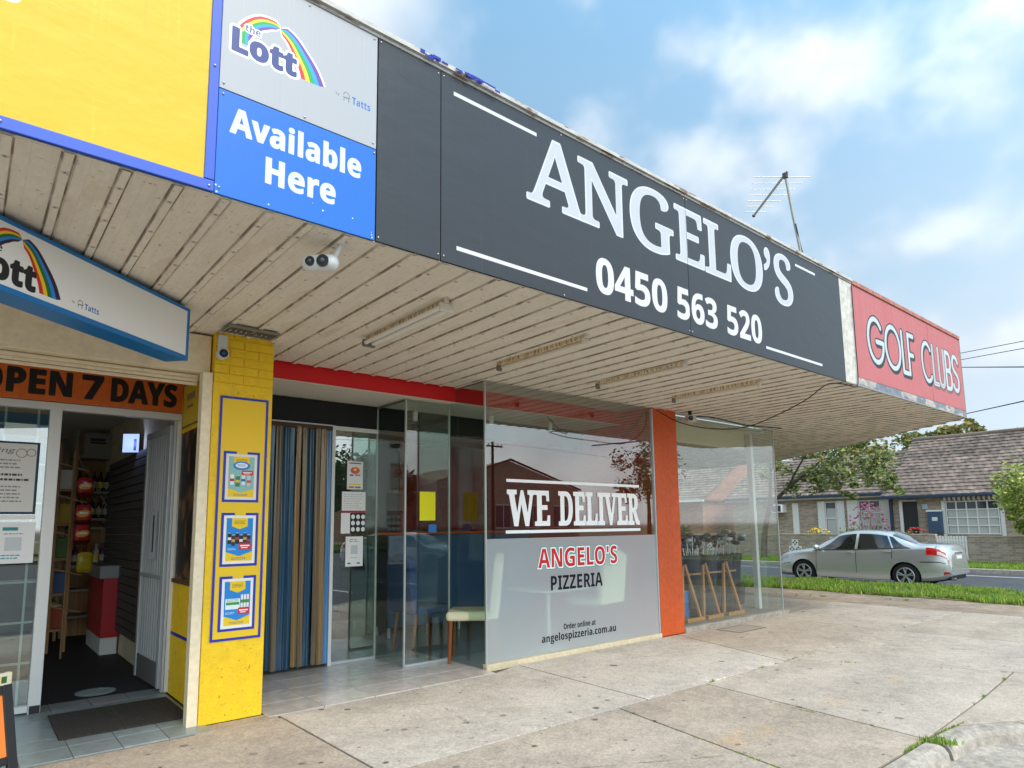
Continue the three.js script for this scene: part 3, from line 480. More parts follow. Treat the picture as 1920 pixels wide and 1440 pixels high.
// yellow side wall of the recess with posters
{
  const S = thing('kiosk_side_wall', 'yellow panelled return wall beside the kiosk door', 'wall', [1.615, 0, 0]);
  part(S, 'board', uvBox(BB(0, .02, .01, 2.86, -5.9, -7.1)), M.yellow);
  part(S, 'rail', BB(-.02, 0, 1.045, 1.085, -6.2, -7.08, .004), mat(0x57442e, .6));
  part(S, 'blue_stripe', BB(-.003, 0, .555, .585, -5.92, -7.08), mat(0x1d2f9e, .5));
}
{
  const poster = (name, label, z0, z1, y0, y1, m) => solo(name, uvPlane(BB(-.006, 0, y0, y1, z0, z1), (x, y, z) => (z - z1) / (z0 - z1), (x, y) => (y - y0) / (y1 - y0)), m, label, 'poster', [1.609, 0, 0]);
  poster('yellow_poster', 'small yellow poster with purple lettering high on the kiosk return wall', -6.38, -7.02, 2.53, 2.99, mat(0xffffff, .5, { map: canvasTex(256, 180, (c, w, h) => { c.fillStyle = '#d9b62a'; c.fillRect(0, 0, w, h); c.strokeStyle = '#3c3a36'; c.lineWidth = 6; c.strokeRect(6, 6, w - 12, h - 12); c.fillStyle = '#3d2f80'; for (let i = 0; i < 6; i++) c.fillRect(60 + i * 20, 50, 12, 26); for (let i = 0; i < 5; i++) c.fillRect(70 + i * 18, 96, 11, 10); }) }));
  poster('brown_photo_poster', 'tall dark brown photographic poster on the kiosk return wall', -6.3, -7.06, 1.09, 2.49, mat(0xffffff, .35, { map: dataTex(128, 256, (u, v) => { const n = fbm(u * 6, v * 12, 3, 5, 6), w = sstep(.10, .16, u + .08 * n); const k = sstep(.35, .75, n); return w < .5 ? [.75, .73, .7] : [mixf(.06, .5, k * k), mixf(.045, .33, k * k), mixf(.035, .16, k * k)]; }, true) }));
}
// kiosk floor tiles at the entrance
{
  const F = struct('entrance_tiles', null, null, 'pale blue grey floor tiles at the kiosk entrance');
  part(F, 'bedding', BB(-3, 1.6, -.04, -.004, -5.56, -7.2), M.grout);
  const tm = [0, 1, 2].map((i) => mat(0xffffff, .3, { map: tone(.50 + i * .015, .545 + i * .012, .555 + i * .01, .1, 12, 50 + i, .7) })), g = uvXZ(B(.296, .012, .296, 0, 0, 0, .003));
  for (let i = 0; i < 12; i++) for (let j = 0; j < 6; j++) { const x = 1.6 - .15 - i * .3, z = -5.57 - .15 - j * .3; if (z < -7.25 || x < -2) continue; const m = part(F, 'floor_tile', g, tm[(i * 5 + j * 3) % 3]); m.position.set(x, .0, z); }
}
{ const m = solo('door_mat', uvXZ(B(.90, .012, .84, 0, .014, 0, .004)), mat(0xffffff, 1, { map: dataTex(256, 256, (u, v) => { const k = (.7 + .3 * Math.sin(u * 400)) * (.75 + .5 * fbm(u * 60, v * 60, 2, 3, 60)); return [.30 * k, .275 * k, .25 * k]; }, true, .9), bumpMap: retile(fine, .1), bumpScale: .006 }), 'brown ribbed door mat on the kiosk tiles', 'door mat', [1.11, 0, -6.47]); }
// door frame, window and open door leaf
{
  const D = thing('kiosk_shopfront', 'white framed kiosk shopfront with a grilled window and a doorway', 'shopfront', [0, 0, -7.15]);
  part(D, 'post', BB(.536, .626, 0, 2.705, -.05, .05, .006), M.white);
  part(D, 'head_rail', BB(-3, 1.62, 2.64, 2.705, -.05, .045, .005), M.white);
  part(D, 'jamb', BB(1.585, 1.625, .01, 2.638, -.05, .05, .005), M.white);
  part(D, 'jamb', BB(1.562, 1.582, .01, 2.638, -.03, .03, .003), M.alu);
  part(D, 'foot_block', BB(.545, .62, 0, .07, .05, .062), M.black);
  part(D, 'sill', BB(-3, .535, .02, .07, -.05, .05, .004), M.white);
  part(D, 'window_pane', BB(-3, .535, .07, 2.64, -.012, -.006), M.glass);
  const bm = mat(0xcbc9c0, .5);
  for (let x = .46; x > -1.4; x -= .235) part(D, 'grille_bar', BB(x - .009, x + .009, .07, 2.64, -.07, -.05), bm);
  for (let y = .42; y < 2.6; y += .345) part(D, 'grille_bar', BB(-3, .53, y - .009, y + .009, -.052, -.04), bm);
}
{
  const D = thing('open_security_door', 'grey barred security door standing open inside the kiosk doorway', 'door', [1.565, 0, -7.21], Math.PI / 2 + .05);
  // local x from the hinge into the shop
  part(D, 'stile', BB(0, .06, .03, 2.6, -.02, .02, .004), M.alu); part(D, 'stile', BB(.82, .88, .03, 2.6, -.02, .02, .004), M.alu);
  part(D, 'rail', BB(.06, .82, 2.53, 2.6, -.02, .02, .004), M.alu); part(D, 'kick_plate', BB(.06, .82, .03, .26, -.012, .012, .003), mat(0x7b7d7c, .5, { metalness: .4 }));
  part(D, 'rail', BB(.06, .82, 1.06, 1.10, -.02, .02, .004), M.alu);
  for (let x = .12; x < .8; x += .085) part(D, 'bar', BB(x - .007, x + .007, .26, 2.53, -.008, .008), M.alu);
  part(D, 'glass', BB(.06, .82, .26, 2.53, .012, .016), mat(0xc9d6d0, .05, { transmission: .9, thickness: 0 }));
  const sm1 = part(D, 'sticker', BB(.34, .56, 1.25, 1.75, -.014, -.0125), mat(0xd6d9dc, .6));
  part(sm1, 'print', BB(.42, .47, 1.32, 1.70, -.0155, -.0145), mat(0x33405e, .6));
}
// papers on the kiosk window
function sheetTex(w, h, draw) { return canvasTex(w, h, (c) => { c.fillStyle = '#e9e8e6'; c.fillRect(0, 0, w, h); draw(c, w, h); }); }
const greeked = (c, x, y, w, n, lh, col) => { c.fillStyle = col; for (let i = 0; i < n; i++) { let p = 0; while (p < w * rr(.72, 1)) { const q = rr(6, 26); c.fillRect(x + p, y + i * lh, Math.min(q, w - p), lh * .42); p += q + 5; } } };
function notice(name, label, x0, x1, y0, y1, z, tex, category = 'notice') { return solo(name, sheetUV(B(x1 - x0, y1 - y0, .002), -(x1 - x0) / 2, (x1 - x0) / 2, -(y1 - y0) / 2, (y1 - y0) / 2), mat(0xffffff, .65, { map: tex }), label, category, [(x0 + x1) / 2, (y0 + y1) / 2, z]); }
notice('framed_notice', 'large grey notice in a navy frame taped to the kiosk window', -.12, .485, 1.70, 2.335, -7.152, sheetTex(420, 440, (c, w, h) => { c.fillStyle = '#1d3355'; c.fillRect(0, 0, w, h); c.fillStyle = '#d8d4cf'; c.fillRect(0, 12, w - 14, h - 26); c.fillStyle = '#2b2b2b'; fit(c, 'Spreading', 20, 40, 300, 78, 'italic $ sans-serif', '#4a4a4a'); greeked(c, 20, 110, 370, 3, 22, '#8a8a88'); greeked(c, 20, 196, 370, 2, 30, '#333'); greeked(c, 20, 270, 370, 5, 22, '#8a8a88'); c.strokeStyle = '#777'; c.lineWidth = 4; c.beginPath(); c.arc(330, 70, 26, 0, 7); c.stroke(); c.beginPath(); c.arc(378, 64, 22, 0, 7); c.stroke(); }));
notice('check_in_notice', 'white sheet with teal heading on the kiosk window below the navy framed notice', .2, .495, 1.277, 1.632, -7.152, sheetTex(220, 270, (c, w) => { c.fillStyle = '#2f8c8c'; c.fillRect(50, 34, 80, 22); greeked(c, 60, 74, 100, 1, 14, '#777'); c.fillStyle = '#c9cccd'; c.fillRect(66, 100, 88, 88); greeked(c, 50, 214, 120, 2, 18, '#4d9ba0'); }));
notice('bottle_shop_strip', 'narrow pale strip with a blue arch mark between the kiosk notices', -.1, .49, 1.655, 1.693, -7.152, sheetTex(400, 30, (c, w, h) => { c.fillStyle = '#2b3f77'; c.beginPath(); c.arc(200, 30, 26, 3.14, 6.28); c.fill(); }));
notice('white_paper', 'small blank white paper high on the kiosk window', .22, .45, 2.40, 2.50, -7.16, sheetTex(64, 32, () => {}));
// round footprint sticker on the dark floor
solo('floor_sticker', new THREE.CylinderGeometry(.17, .17, .003, 40), mat(0xffffff, .5, { map: tone(.62, .68, .68, .25, 10, 61, 1) }), 'round grey green sticker on the dark kiosk floor', 'sticker', [1.10, .0065, -7.62]);
// ---------------------------------------------------------------- inside the kiosk
M.timber = mat(0xffffff, .6, { map: dataTex(128, 512, (u, v) => { const n = fbm(u * 24, v * 3, 3, 4, 24); return [.66 * (.7 + .5 * n), .49 * (.7 + .5 * n), .31 * (.7 + .5 * n)]; }, true, .25, 1) });
M.shelfSteel = mat(0x8f8b7c, .5, { metalness: .2 });
{
  const S = thing('bottle_shelving', 'steel shelving stacked with bottles deep inside the kiosk', 'shelving', [1.2, 0, -11.3]);
  for (const x of [0, .58]) for (const z of [0, -.4]) part(S, 'upright', BB(x - .02, x + .02, 0, 3.0, z - .02, z + .02), M.shelfSteel);
  for (const y of [.35, .72, 1.06, 1.60, 1.73, 2.12, 2.64]) part(S, 'shelf', BB(-.02, .62, y - .035, y, -.42, .02, .004), M.shelfSteel);
  part(S, 'back_panel', BB(-.02, .62, .02, 3.0, -.45, -.43), M.timber); part(S, 'brace', rod([.02, 2.62, .03], [.56, 1.66, .03], .012), M.shelfSteel);
  // bottles
  const bp = [[0, 0], [.036, 0], [.038, .02], [.038, .17], [.034, .20], [.016, .235], [.014, .29], [.016, .30], [0, .30]].map(([r, y]) => new THREE.Vector2(r, y));
  const bg = new THREE.LatheGeometry(bp, 14), lab = new THREE.CylinderGeometry(.0388, .0388, .09, 14, 1, true);
  const glassM = [0x1d2b1c, 0x2a1c14, 0x14171c, 0x6b3a6e, 0xc06a1c, 0xd8c9d2].map((c) => mat(c, .15)), labM = [0xd9d4c6, 0xcabc8a, 0xb9b9c4, 0xe8d24a].map((c) => mat(c, .6));
  let n = 0; const row = (y, set, labelTxt, group) => { for (let i = 0; i < 6; i++) { const o = new THREE.Group(); o.name = numbered('bottle'); o.position.set(1.27 + i * .086, y, -11.33 + rr(-.03, .02)); scene.add(o); part(o, 'body', bg, glassM[set[i % set.length]]); part(o, 'label', lab, labM[(n++) % 4]).position.y = .1; tag(o, labelTxt, 'bottle', group); } };
  row(2.12, [0, 2, 0], 'dark bottle on the high shelf inside the kiosk', 'bottles on the high shelf'); row(1.73, [2, 1], 'black bottle on the middle shelf inside the kiosk', 'bottles on the middle shelf'); row(1.06, [3, 4, 4, 5], 'colourful bottle on the low shelf inside the kiosk', 'bottles on the low shelf');
  const C = thing('carton', 'grey printed carton on the top shelf inside the kiosk', 'carton', [1.46, 2.64, -11.42]);
  part(C, 'box', sheetUV(B(.34, .34, .3, 0, .17, 0, .006), -.17, .17, 0, .34), mat(0xffffff, .8, { map: canvasTex(128, 128, (c) => { c.fillStyle = '#8d8a86'; c.fillRect(0, 0, 128, 128); c.fillStyle = '#2f2c2a'; c.fillRect(26, 30, 70, 14); c.fillRect(26, 50, 76, 14); }) }));
  part(C, 'tape', BB(-.172, .172, .155, .185, .149, .1515), mat(0xa08a60, .4));
}
{
  const R = thing('snack_rack', 'wire rack of snack packets just inside the kiosk', 'rack', [1.13, 0, -9.85]);
  for (const x of [-.28, -.1]) part(R, 'upright', rod([x, 0, 0], [x, 2.55, 0], .012), M.timber);
  for (const y of [.55, 1.0, 1.45, 1.9, 2.3]) part(R, 'shelf', rod([-.28, y + .1, 0], [.06, y, .05], .010), M.timber);
  const bagG = () => { const g = new THREE.SphereGeometry(1, 14, 10); const p = g.attributes.position; for (let i = 0; i < p.count; i++) { const x = p.getX(i), y = p.getY(i), z = p.getZ(i); const fx = Math.sign(x) * Math.pow(Math.abs(x), .45), fy = Math.sign(y) * Math.pow(Math.abs(y), .45); p.setXYZ(i, fx * .095 * (1 + .05 * Math.sin(y * 11) - .10 * (1 - Math.abs(y))), fy * .125 * (1 + .02 * Math.sin(x * 23)), z * .05 * Math.max(0, 1 - Math.pow(Math.abs(fy), 3)) * (1 + .15 * Math.sin(x * 7 + y * 9))); } g.computeVertexNormals(); return uvPlane(g, (x) => x / .2 + .5, (x, y) => y / .25 + .5); };
  const bt = canvasTex(128, 160, (c, w, h) => { c.fillStyle = '#b3241c'; c.fillRect(0, 0, w, h); c.fillStyle = '#e2a63a'; c.beginPath(); c.ellipse(64, 70, 50, 26, -.2, 0, 7); c.fill(); c.fillStyle = '#f2e8d8'; c.fillRect(36, 60, 56, 14); c.fillStyle = '#5c150f'; c.fillRect(0, 120, w, 40); });
  const g = bagG(), bm = mat(0xffffff, .25, { map: bt });
  [[2.09, 'topmost'], [1.75, 'second'], [1.50, 'third']].forEach(([y, n]) => solo('snack_packet', g, bm, 'shiny red snack packet on the wire rack, ' + n + ' of the column', 'snack packet', [1.15, y, -9.74], rr(-.2, .2), 'snack packets on the rack'));
  solo('snack_packet', g, mat(0xb39a1a, .3), 'shiny yellow snack packet on the wire rack below the red ones', 'snack packet', [1.2, 1.16, -9.74], .1, 'snack packets on the rack');
}
{
  const C = thing('red_counter', 'red fronted sales counter with grey top inside the kiosk', 'counter', [0, 0, 0]);
  part(C, 'front', BB(1.41, 1.605, .22, .95, -9.75, -9.70, .004), mat(0xb01a22, .35));
  part(C, 'side_panel', BB(1.41, 1.43, .22, .95, -9.75, -10.9), mat(0xb01a22, .35));
  part(C, 'top', BB(1.36, 1.605, .95, 1.11, -9.65, -10.95, .01), mat(0x8a8a88, .4));
  part(C, 'plinth', BB(1.42, 1.605, .006, .22, -9.76, -10.9), M.white);
}
{
  const W = thing('slat_wall', 'grey slotted display wall beside the open security door', 'display wall', [1.585, 0, -8.2]);
  for (let y = .3; y < 2.5; y += .10) part(W, 'slat', BB(-.02, .02, y, y + .088, -.05, -2.7, .004), mat(0x4f4a48, .6));
  part(W, 'edge_strip', BB(-.035, -.02, .3, 2.5, -.05, -.08), M.white);
}
{
  const S = thing('lit_screen', 'small glowing pale blue screen hung high inside the kiosk', 'screen', [1.50, 2.6, -9.0], -.6);
  part(S, 'casing', B(.2, .24, .03, 0, 0, -.018, .004), M.black);
  part(S, 'glowing_screen', B(.185, .225, .004), new THREE.MeshStandardMaterial({ color: 0x222a38, emissive: 0x9fb6f5, emissiveIntensity: 1.0 }));
  part(S, 'printed_mark', B(.03, .14, .002, .05, -.02, .0035), mat(0x25305c, .6));
  const l = new THREE.PointLight(0xaec2ff, .12, 0, 2); l.position.set(0, 0, .08); l.castShadow = true; S.add(l);
}
{ // stock along the other side of the aisle
  const S = thing('stock_gondola', 'timber framed shelving along the kiosk aisle', 'shelving', [.95, 0, -10.4]);
  for (const z of [0, -1.1, -2.2]) for (const x of [-.02, .16]) part(S, 'upright', BB(x - .018, x + .018, 0, 2.7, z - .02, z + .02), M.timber);
  const ys = [.3, .75, 1.2, 1.65, 2.1]; for (const y of ys) part(S, 'shelf', BB(-.05, .18, y - .03, y, -2.24, .03), M.timber);
  const cols = [[0xa8452e, 'red'], [0xc9a53a, 'yellow'], [0x3d5f8a, 'blue'], [0xd6cfc2, 'white'], [0x5d7a45, 'green']], g = B(.15, .26, .19, 0, .13, 0, .008), lg = B(.004, .1, .13, .077, .14, 0), row = ['lowest', 'second', 'middle', 'fourth', 'top'];
  ys.forEach((y, r) => { for (let i = 0; i < 5; i++) { const [c, n] = cols[(r * 2 + i * 3) % 5], o = thing('grocery_box', n + ' box on the ' + row[r] + ' shelf of the kiosk aisle, place ' + ['one', 'two', 'three', 'four', 'five'][i] + ' from the door', 'box', [1.03, y, -10.55 - i * .4], rr(-.1, .1), 'boxes on the kiosk shelving'); part(o, 'carton', g, mat(c, .6)); part(o, 'label', lg, mat(0xdedad0, .6)); } });
}
// ---------------------------------------------------------------- A-frame sign at the kiosk
{
  const S = thing('a_frame_sign', 'black framed A board with an orange sheet outside the kiosk', 'sign board', [0, 0, -5.22], .55);
  for (const s of [-1, 1]) {
    const leaf = (x0, x1, y0, y1, t) => { const g = BB(x0, x1, y0, y1, -.012, .012, .005); g.rotateX(s * -.22); g.translate(0, 0, s * .14); return g; };
    part(S, 'stile', leaf(-.36, -.30, 0, .6), M.black); part(S, 'stile', leaf(.30, .36, 0, .6), M.black);
    part(S, 'rail', leaf(-.30, .30, .54, .6), M.black); part(S, 'rail', leaf(-.30, .30, .12, .17), M.black);
    const pg = BB(-.30, .30, .17, .54, -.004, .004); pg.rotateX(s * -.22); pg.translate(0, 0, s * .14); part(S, 'sheet', pg, mat(0xe07a28, .35));
  }
  part(S, 'header', BB(-.36, .36, .575, .66, -.02, .02, .01), mat(0xffffff, .5, { map: canvasTex(256, 40, (c, w, h) => { c.fillStyle = '#cfc9b0'; c.fillRect(0, 0, w, h); c.fillStyle = '#c22a1e'; c.fillRect(150, 14, 50, 16); c.fillStyle = '#e0b722'; c.fillRect(206, 10, 24, 22); c.fillStyle = '#2d5b2c'; c.fillRect(232, 10, 12, 20); }) }));
}
// ---------------------------------------------------------------- pizzeria entrance and windows
M.tileDark = mat(0x9b948a, .25);
{
  const F = struct('entrance_floor', null, null, 'large glossy beige tiles in the pizzeria entrance');
  part(F, 'bedding', BB(2.06, 4.46, -.04, -.008, -5.63, -7.2), mat(0x4e473f, .9));
  const tm = [0, 1, 2, 3].map((i) => mat(0xffffff, .22, { map: tone(.75 + i * .012, .715 + i * .012, .685 + i * .012, .08, 14, 70 + i, .9) }));
  for (let i = 0; i < 5; i++) for (let j = 0; j < 4; j++) { const x0 = 2.06 + i * .49, z0 = -5.635 - j * .41 - (i ? 0 : .0), x1 = Math.min(x0 + .483, 4.455), z1 = Math.max(z0 - .403, -7.2); part(F, 'floor_tile', uvXZ(BB(x0, x1, -.012, .004, z1, z0, .003)), tm[(i * 3 + j * 2) % 4]); }
}
// bulkhead over the entrance: red board, its pale underside, black boards above the doors
{
  const K = thing('red_bulkhead', 'bright red bulkhead board over the pizzeria entrance running on behind the window', 'bulkhead');
  part(K, 'red_board', BB(2.105, 7.5, 3.045, 3.235, -6.44, -6.41, .004), mat(0xdc1018, .42));
  part(K, 'bottom_rail', BB(2.105, 7.5, 3.03, 3.044, -6.44, -6.40, .003), mat(0xd8cbb8, .6));
  part(K, 'infill_board', BB(4.5, 7.51, 3.236, 3.30, -5.86, -6.44), mat(0xcabfae, .7));
  const Bk = thing('black_transom_board', 'matt black boards above the pizzeria doors', 'panel');
  part(Bk, 'board', BB(2.105, 3.88, 2.755, 3.038, -7.24, -7.215, .002), mat(0x131314, .75));
  part(Bk, 'board', BB(3.90, 7.51, 2.755, 3.038, -7.24, -7.215, .002), mat(0x131314, .75));
}
// strip curtain
{
  const C = thing('strip_curtain', 'plastic strip curtain of amber and blue strips in the pizzeria doorway', 'curtain', [0, 0, -7.2]);
  part(C, 'head_rail', BB(2.105, 3.27, 2.69, 2.735, -.03, .02, .004), mat(0x4a2f1c, .6));
  part(C, 'top_trim', BB(2.105, 3.27, 2.737, 2.752, -.02, .025), M.alu);
  const strip = (w, ph) => { const g = new THREE.PlaneGeometry(w, 2.65, 8, 26), p = g.attributes.position; for (let i = 0; i < p.count; i++) { const x = p.getX(i) / w, y = p.getY(i); p.setZ(i, .016 * Math.cos(x * 3.1) + .007 * Math.sin(y * 2.1 + ph) + .006 * Math.sin(x * 9 + ph + y * 1.3)); } g.computeVertexNormals(); return g; };
  const streak = (r, g, b, sd) => { const t = dataTex(128, 128, (u, v) => { const n = fbm(u * 14, v * 1.0, sd, 4, 14), q = fbm(u * 5, v * 3, sd + 4, 3, 5); const k = .76 + .36 * n + .2 * (q - .5); return [r * k, g * k, b * k]; }, true); t.repeat.set(1, 1); return t; };
  const amber = [mat(0xffffff, .16, { map: streak(.74, .60, .41, 3), transmission: .4, thickness: 0 }), mat(0xffffff, .2, { map: streak(.64, .56, .44, 9), transmission: .45, thickness: 0 })], blue = [mat(0xffffff, .14, { map: streak(.27, .46, .60, 21), transmission: .45, thickness: 0 }), mat(0xffffff, .16, { map: streak(.38, .62, .84, 27), transmission: .3, thickness: 0 })];
  const seq = []; for (let i = 0; i < 16; i++) { const x = 2.13 + i * .074, kind = [0, 0, 1, 1, 0, 0, 1, 0, 1, 1, 0, 0, 1, 0, 0, 1][i]; seq.push([x, .072, kind, kind ? (i > 13 ? 1 : 0) : i % 2]); }
  seq.forEach(([x, w, kind, v], i) => { const m = part(C, 'curtain_strip', strip(w, i * 1.7), (kind ? blue : amber)[v]); m.position.set(x + rr(-.006, .006), 1.365 + rr(-.008, .012), (kind ? -.006 : .014) + rr(-.012, .012)); m.rotation.y = rr(-.3, .3); });
}
// glazing: door line, stepped return panes, main window
{
  const W = thing('glass_shopfront', 'frameless stepped glass shopfront of the pizzeria', 'shopfront');
  M.edge = mat(0xb8bdb6, .35, { metalness: .3 });
  M.mainGlass = mat(0xf0f6f3, .0, { transmission: 1, thickness: 0, ior: 1.9 });
  const pane = (g, n = 'glass_pane') => part(W, n, g, n === 'return_pane' ? M.sideGlass : n === 'step_pane' ? M.midGlass : n === 'main_window' ? M.mainGlass : M.glass);
  part(W, 'door_jamb', BB(3.272, 3.312, 0, 2.75, -7.25, -7.19, .004), M.white);
  part(W, 'transom_bar', BB(3.312, 3.88, 2.70, 2.75, -7.25, -7.20, .004), M.white);
  pane(BB(3.315, 3.868, .035, 2.70, -7.226, -7.216));
  part(W, 'bottom_rail', BB(3.312, 3.87, 0.004, .035, -7.245, -7.20, .003), M.alu);
  pane(BB(3.866, 3.876, .02, 3.03, -7.21, -6.56), 'return_pane');
  part(W, 'corner_strip', BB(3.862, 3.880, .004, 3.03, -7.226, -7.208), M.edge);
  pane(BB(3.882, 4.47, .035, 3.03, -6.545, -6.535), 'step_pane');
  part(W, 'corner_strip', BB(3.864, 3.882, .004, 3.03, -6.552, -6.530), M.edge);
  part(W, 'bottom_rail', BB(3.88, 4.47, .004, .03, -6.555, -6.52, .003), M.alu);
  part(W, 'top_channel', merge([BB(3.86, 3.884, 3.012, 3.03, -7.2, -6.55), BB(4.476, 4.50, 3.20, 3.222, -6.42, -5.83)]), mat(0x77695b, .6));
  pane(BB(4.478, 4.488, .03, 3.2, -6.53, -5.84), 'return_pane');
  part(W, 'corner_strip', BB(4.472, 4.49, .004, 3.03, -6.552, -6.532), M.edge);
  part(W, 'corner_strip', BB(4.474, 4.492, .02, 3.2, -5.838, -5.816), M.edge);
  pane(BB(4.494, 7.49, 1.408, 3.2, -5.832, -5.822), 'main_window');
  const film = mat(0xf2f9fa, .38, { transmission: .66, thickness: 0, ior: 1.5 }), plain = mat(0xf4f8f6, 0, { transmission: 1, thickness: 0, ior: 1.02 });
  part(W, 'main_window', BB(4.494, 7.49, .06, 1.405, -5.832, -5.822), [plain, plain, plain, plain, film, plain], 'frosted lower part of the window');
  part(W, 'window_frame', BB(7.488, 7.515, .03, 3.2, -5.85, -5.80, .004), M.alu);
  part(W, 'sill', uvBox(BB(4.46, 7.52, -.02, .055, -5.86, -5.79, .006)), M.render, 'chipped cream sill along the footpath');
}
// lettering on the window
{
  const z = -5.8205, wm = mat(0xfbfaf8, .6); M.ink = mat(0x0b0b0c, .9);
  const S = thing('delivery_lettering', 'white slab lettering WE DELIVER between two white lines on the window', 'lettering', [0, 0, z]);
  part(S, 'words', merge([letters('WE', 'serif_bold', 4.80, 5.46, 1.556, 1.955, .012), letters('DELIVER', 'serif_bold', 5.62, 7.15, 1.556, 1.955, .012)]), wm);
  part(S, 'line', BB(4.785, 7.165, 2.055, 2.090, 0, .0015), wm); part(S, 'line', BB(4.77, 7.165, 1.462, 1.498, 0, .0015), wm);
  const N = thing('name_lettering', 'red ANGELO\u2019S lettering edged in white and teal on the frosted glass', 'lettering', [0, 0, z]);
  part(N, 'teal_edge', letters("ANGELO'S", 'sans_bold', 5.26, 6.665, 1.045, 1.275, .026, .0008), mat(0x53a79c, .5));
  part(N, 'white_edge', letters("ANGELO'S", 'sans_bold', 5.26, 6.665, 1.045, 1.275, .016, .0016), wm);
  part(N, 'letters', letters("ANGELO'S", 'sans_bold', 5.26, 6.665, 1.045, 1.275, 0, .0024), mat(0xd0121e, .7));
  const D = thing('pizzeria_lettering', 'black PIZZERIA lettering on the frosted glass', 'lettering', [0, 0, z]);
  part(D, 'letters', letters('PIZZERIA', 'sans_bold', 5.46, 6.372, .775, .945), M.ink);
  const O = thing('web_address_lettering', 'small black order online web address low on the frosted glass', 'lettering', [0, 0, z]);
  part(O, 'words', letters('Order online at', 'sans_bold', 5.66, 6.22, .30, .37), M.ink); part(O, 'words', letters('angelospizzeria.com.au', 'sans_bold', 5.30, 6.60, .155, .275), M.ink);
}
// papers on the door glass
notice('colour_flyer', 'small white flyer with orange picture on the pizzeria door glass', 3.475, 3.68, 2.005, 2.342, -7.212, sheetTex(120, 200, (c, w, h) => { c.fillStyle = '#a33'; c.fillRect(14, 10, 92, 8); c.fillStyle = '#e0692a'; c.beginPath(); c.ellipse(60, 66, 36, 24, 0, 0, 7); c.fill(); c.fillStyle = '#f2f2f2'; c.fillRect(50, 54, 20, 12); c.fillStyle = '#3a6bb5'; c.fillRect(20, 94, 26, 12); c.fillStyle = '#c89'; c.fillRect(60, 92, 40, 12); c.fillStyle = '#e8d23c'; c.fillRect(14, 160, 90, 10); c.fillStyle = '#2d7a4d'; c.fillRect(60, 180, 44, 10); c.fillStyle = '#b33'; c.fillRect(14, 180, 40, 10); }));
notice('price_sheet', 'pale printed sheet with a red bottom band on the pizzeria door glass', 3.415, 3.72, 1.728, 1.975, -7.212, sheetTex(160, 130, (c, w, h) => { greeked(c, 12, 14, 136, 7, 14, '#c4c6cc'); c.fillStyle = '#b2202a'; c.fillRect(0, h - 12, w, 12); }));
notice('black_white_sheet', 'black and white patterned sheet on the pizzeria door glass', 3.408, 3.715, 1.482, 1.722, -7.212, sheetTex(160, 130, (c, w, h) => { c.fillStyle = '#1a1a1c'; c.fillRect(60, 0, 100, h); c.fillStyle = '#ececec'; for (let i = 0; i < 3; i++) for (let j = 0; j < 3; j++) { c.beginPath(); c.ellipse(80 + i * 34, 24 + j * 40, 13, 15, 0, 0, 7); c.fill(); } }));
notice('check_in_sheet', 'white check in sheet with a grey square on the pizzeria door glass', 3.473, 3.695, 1.096, 1.446, -7.212, sheetTex(120, 190, (c, w, h) => { greeked(c, 26, 18, 70, 2, 12, '#8a8f99'); c.fillStyle = '#c2c7cc'; c.fillRect(36, 56, 48, 56); greeked(c, 34, 132, 54, 1, 10, '#b4b8bc'); c.fillStyle = '#345'; c.fillRect(14, 166, 22, 9); c.fillRect(80, 166, 20, 9); }));
solo('yellow_paper', B(.216, .335, .002), mat(0xe8e010, .6), 'plain bright yellow paper on the stepped pizzeria window', 'notice', [4.17, 1.79, -6.531]);
solo('blue_card', B(.11, .09, .002), mat(0x1a6fae, .5), 'small blue card on the stepped pizzeria window below the yellow paper', 'notice', [4.24, 1.53, -6.531]);
// ---------------------------------------------------------------- inside the pizzeria
part(bldg, 'floor', uvXZ(BB(2.11, 7.5, -.06, .002, -5.87, -13)), mat(0x969a96, .2, { bumpMap: coarse, bumpScale: .001 }), 'dark glossy tiles inside the pizzeria');
part(bldg, 'wall', BB(4.6, 7.5, 0, 3.03, -10.3, -10.2), mat(0x6d6762, .85));
part(bldg, 'wall', BB(5.9, 7.5, 1.5, 3.03, -10.19, -10.16), mat(0xa8150f, .7), 'red painted upper wall');
{
  const C = thing('serving_counter', 'navy fronted serving counter with an orange top edge inside the pizzeria', 'counter', [0, 0, -8.3]);
  part(C, 'front', BB(4.68, 7.35, .14, 1.43, -.7, -.03, .006), mat(0x2f5a86, .4));
  part(C, 'side_panel', BB(4.66, 4.678, .14, 1.43, -1.55, -.05, .004), mat(0x15181d, .4));
  part(C, 'top_edge', BB(4.42, 7.4, 1.44, 1.475, -.72, .0, .01), mat(0xd8591c, .4));
  for (const [x, z] of [[4.7, -.05], [4.7, -.4], [4.7, -1.1], [5.34, -.05], [5.9, -.05], [6.6, -.05]]) part(C, 'foot', cyl(.022, .022, .14, x, .07, z, 12), M.alu);
}
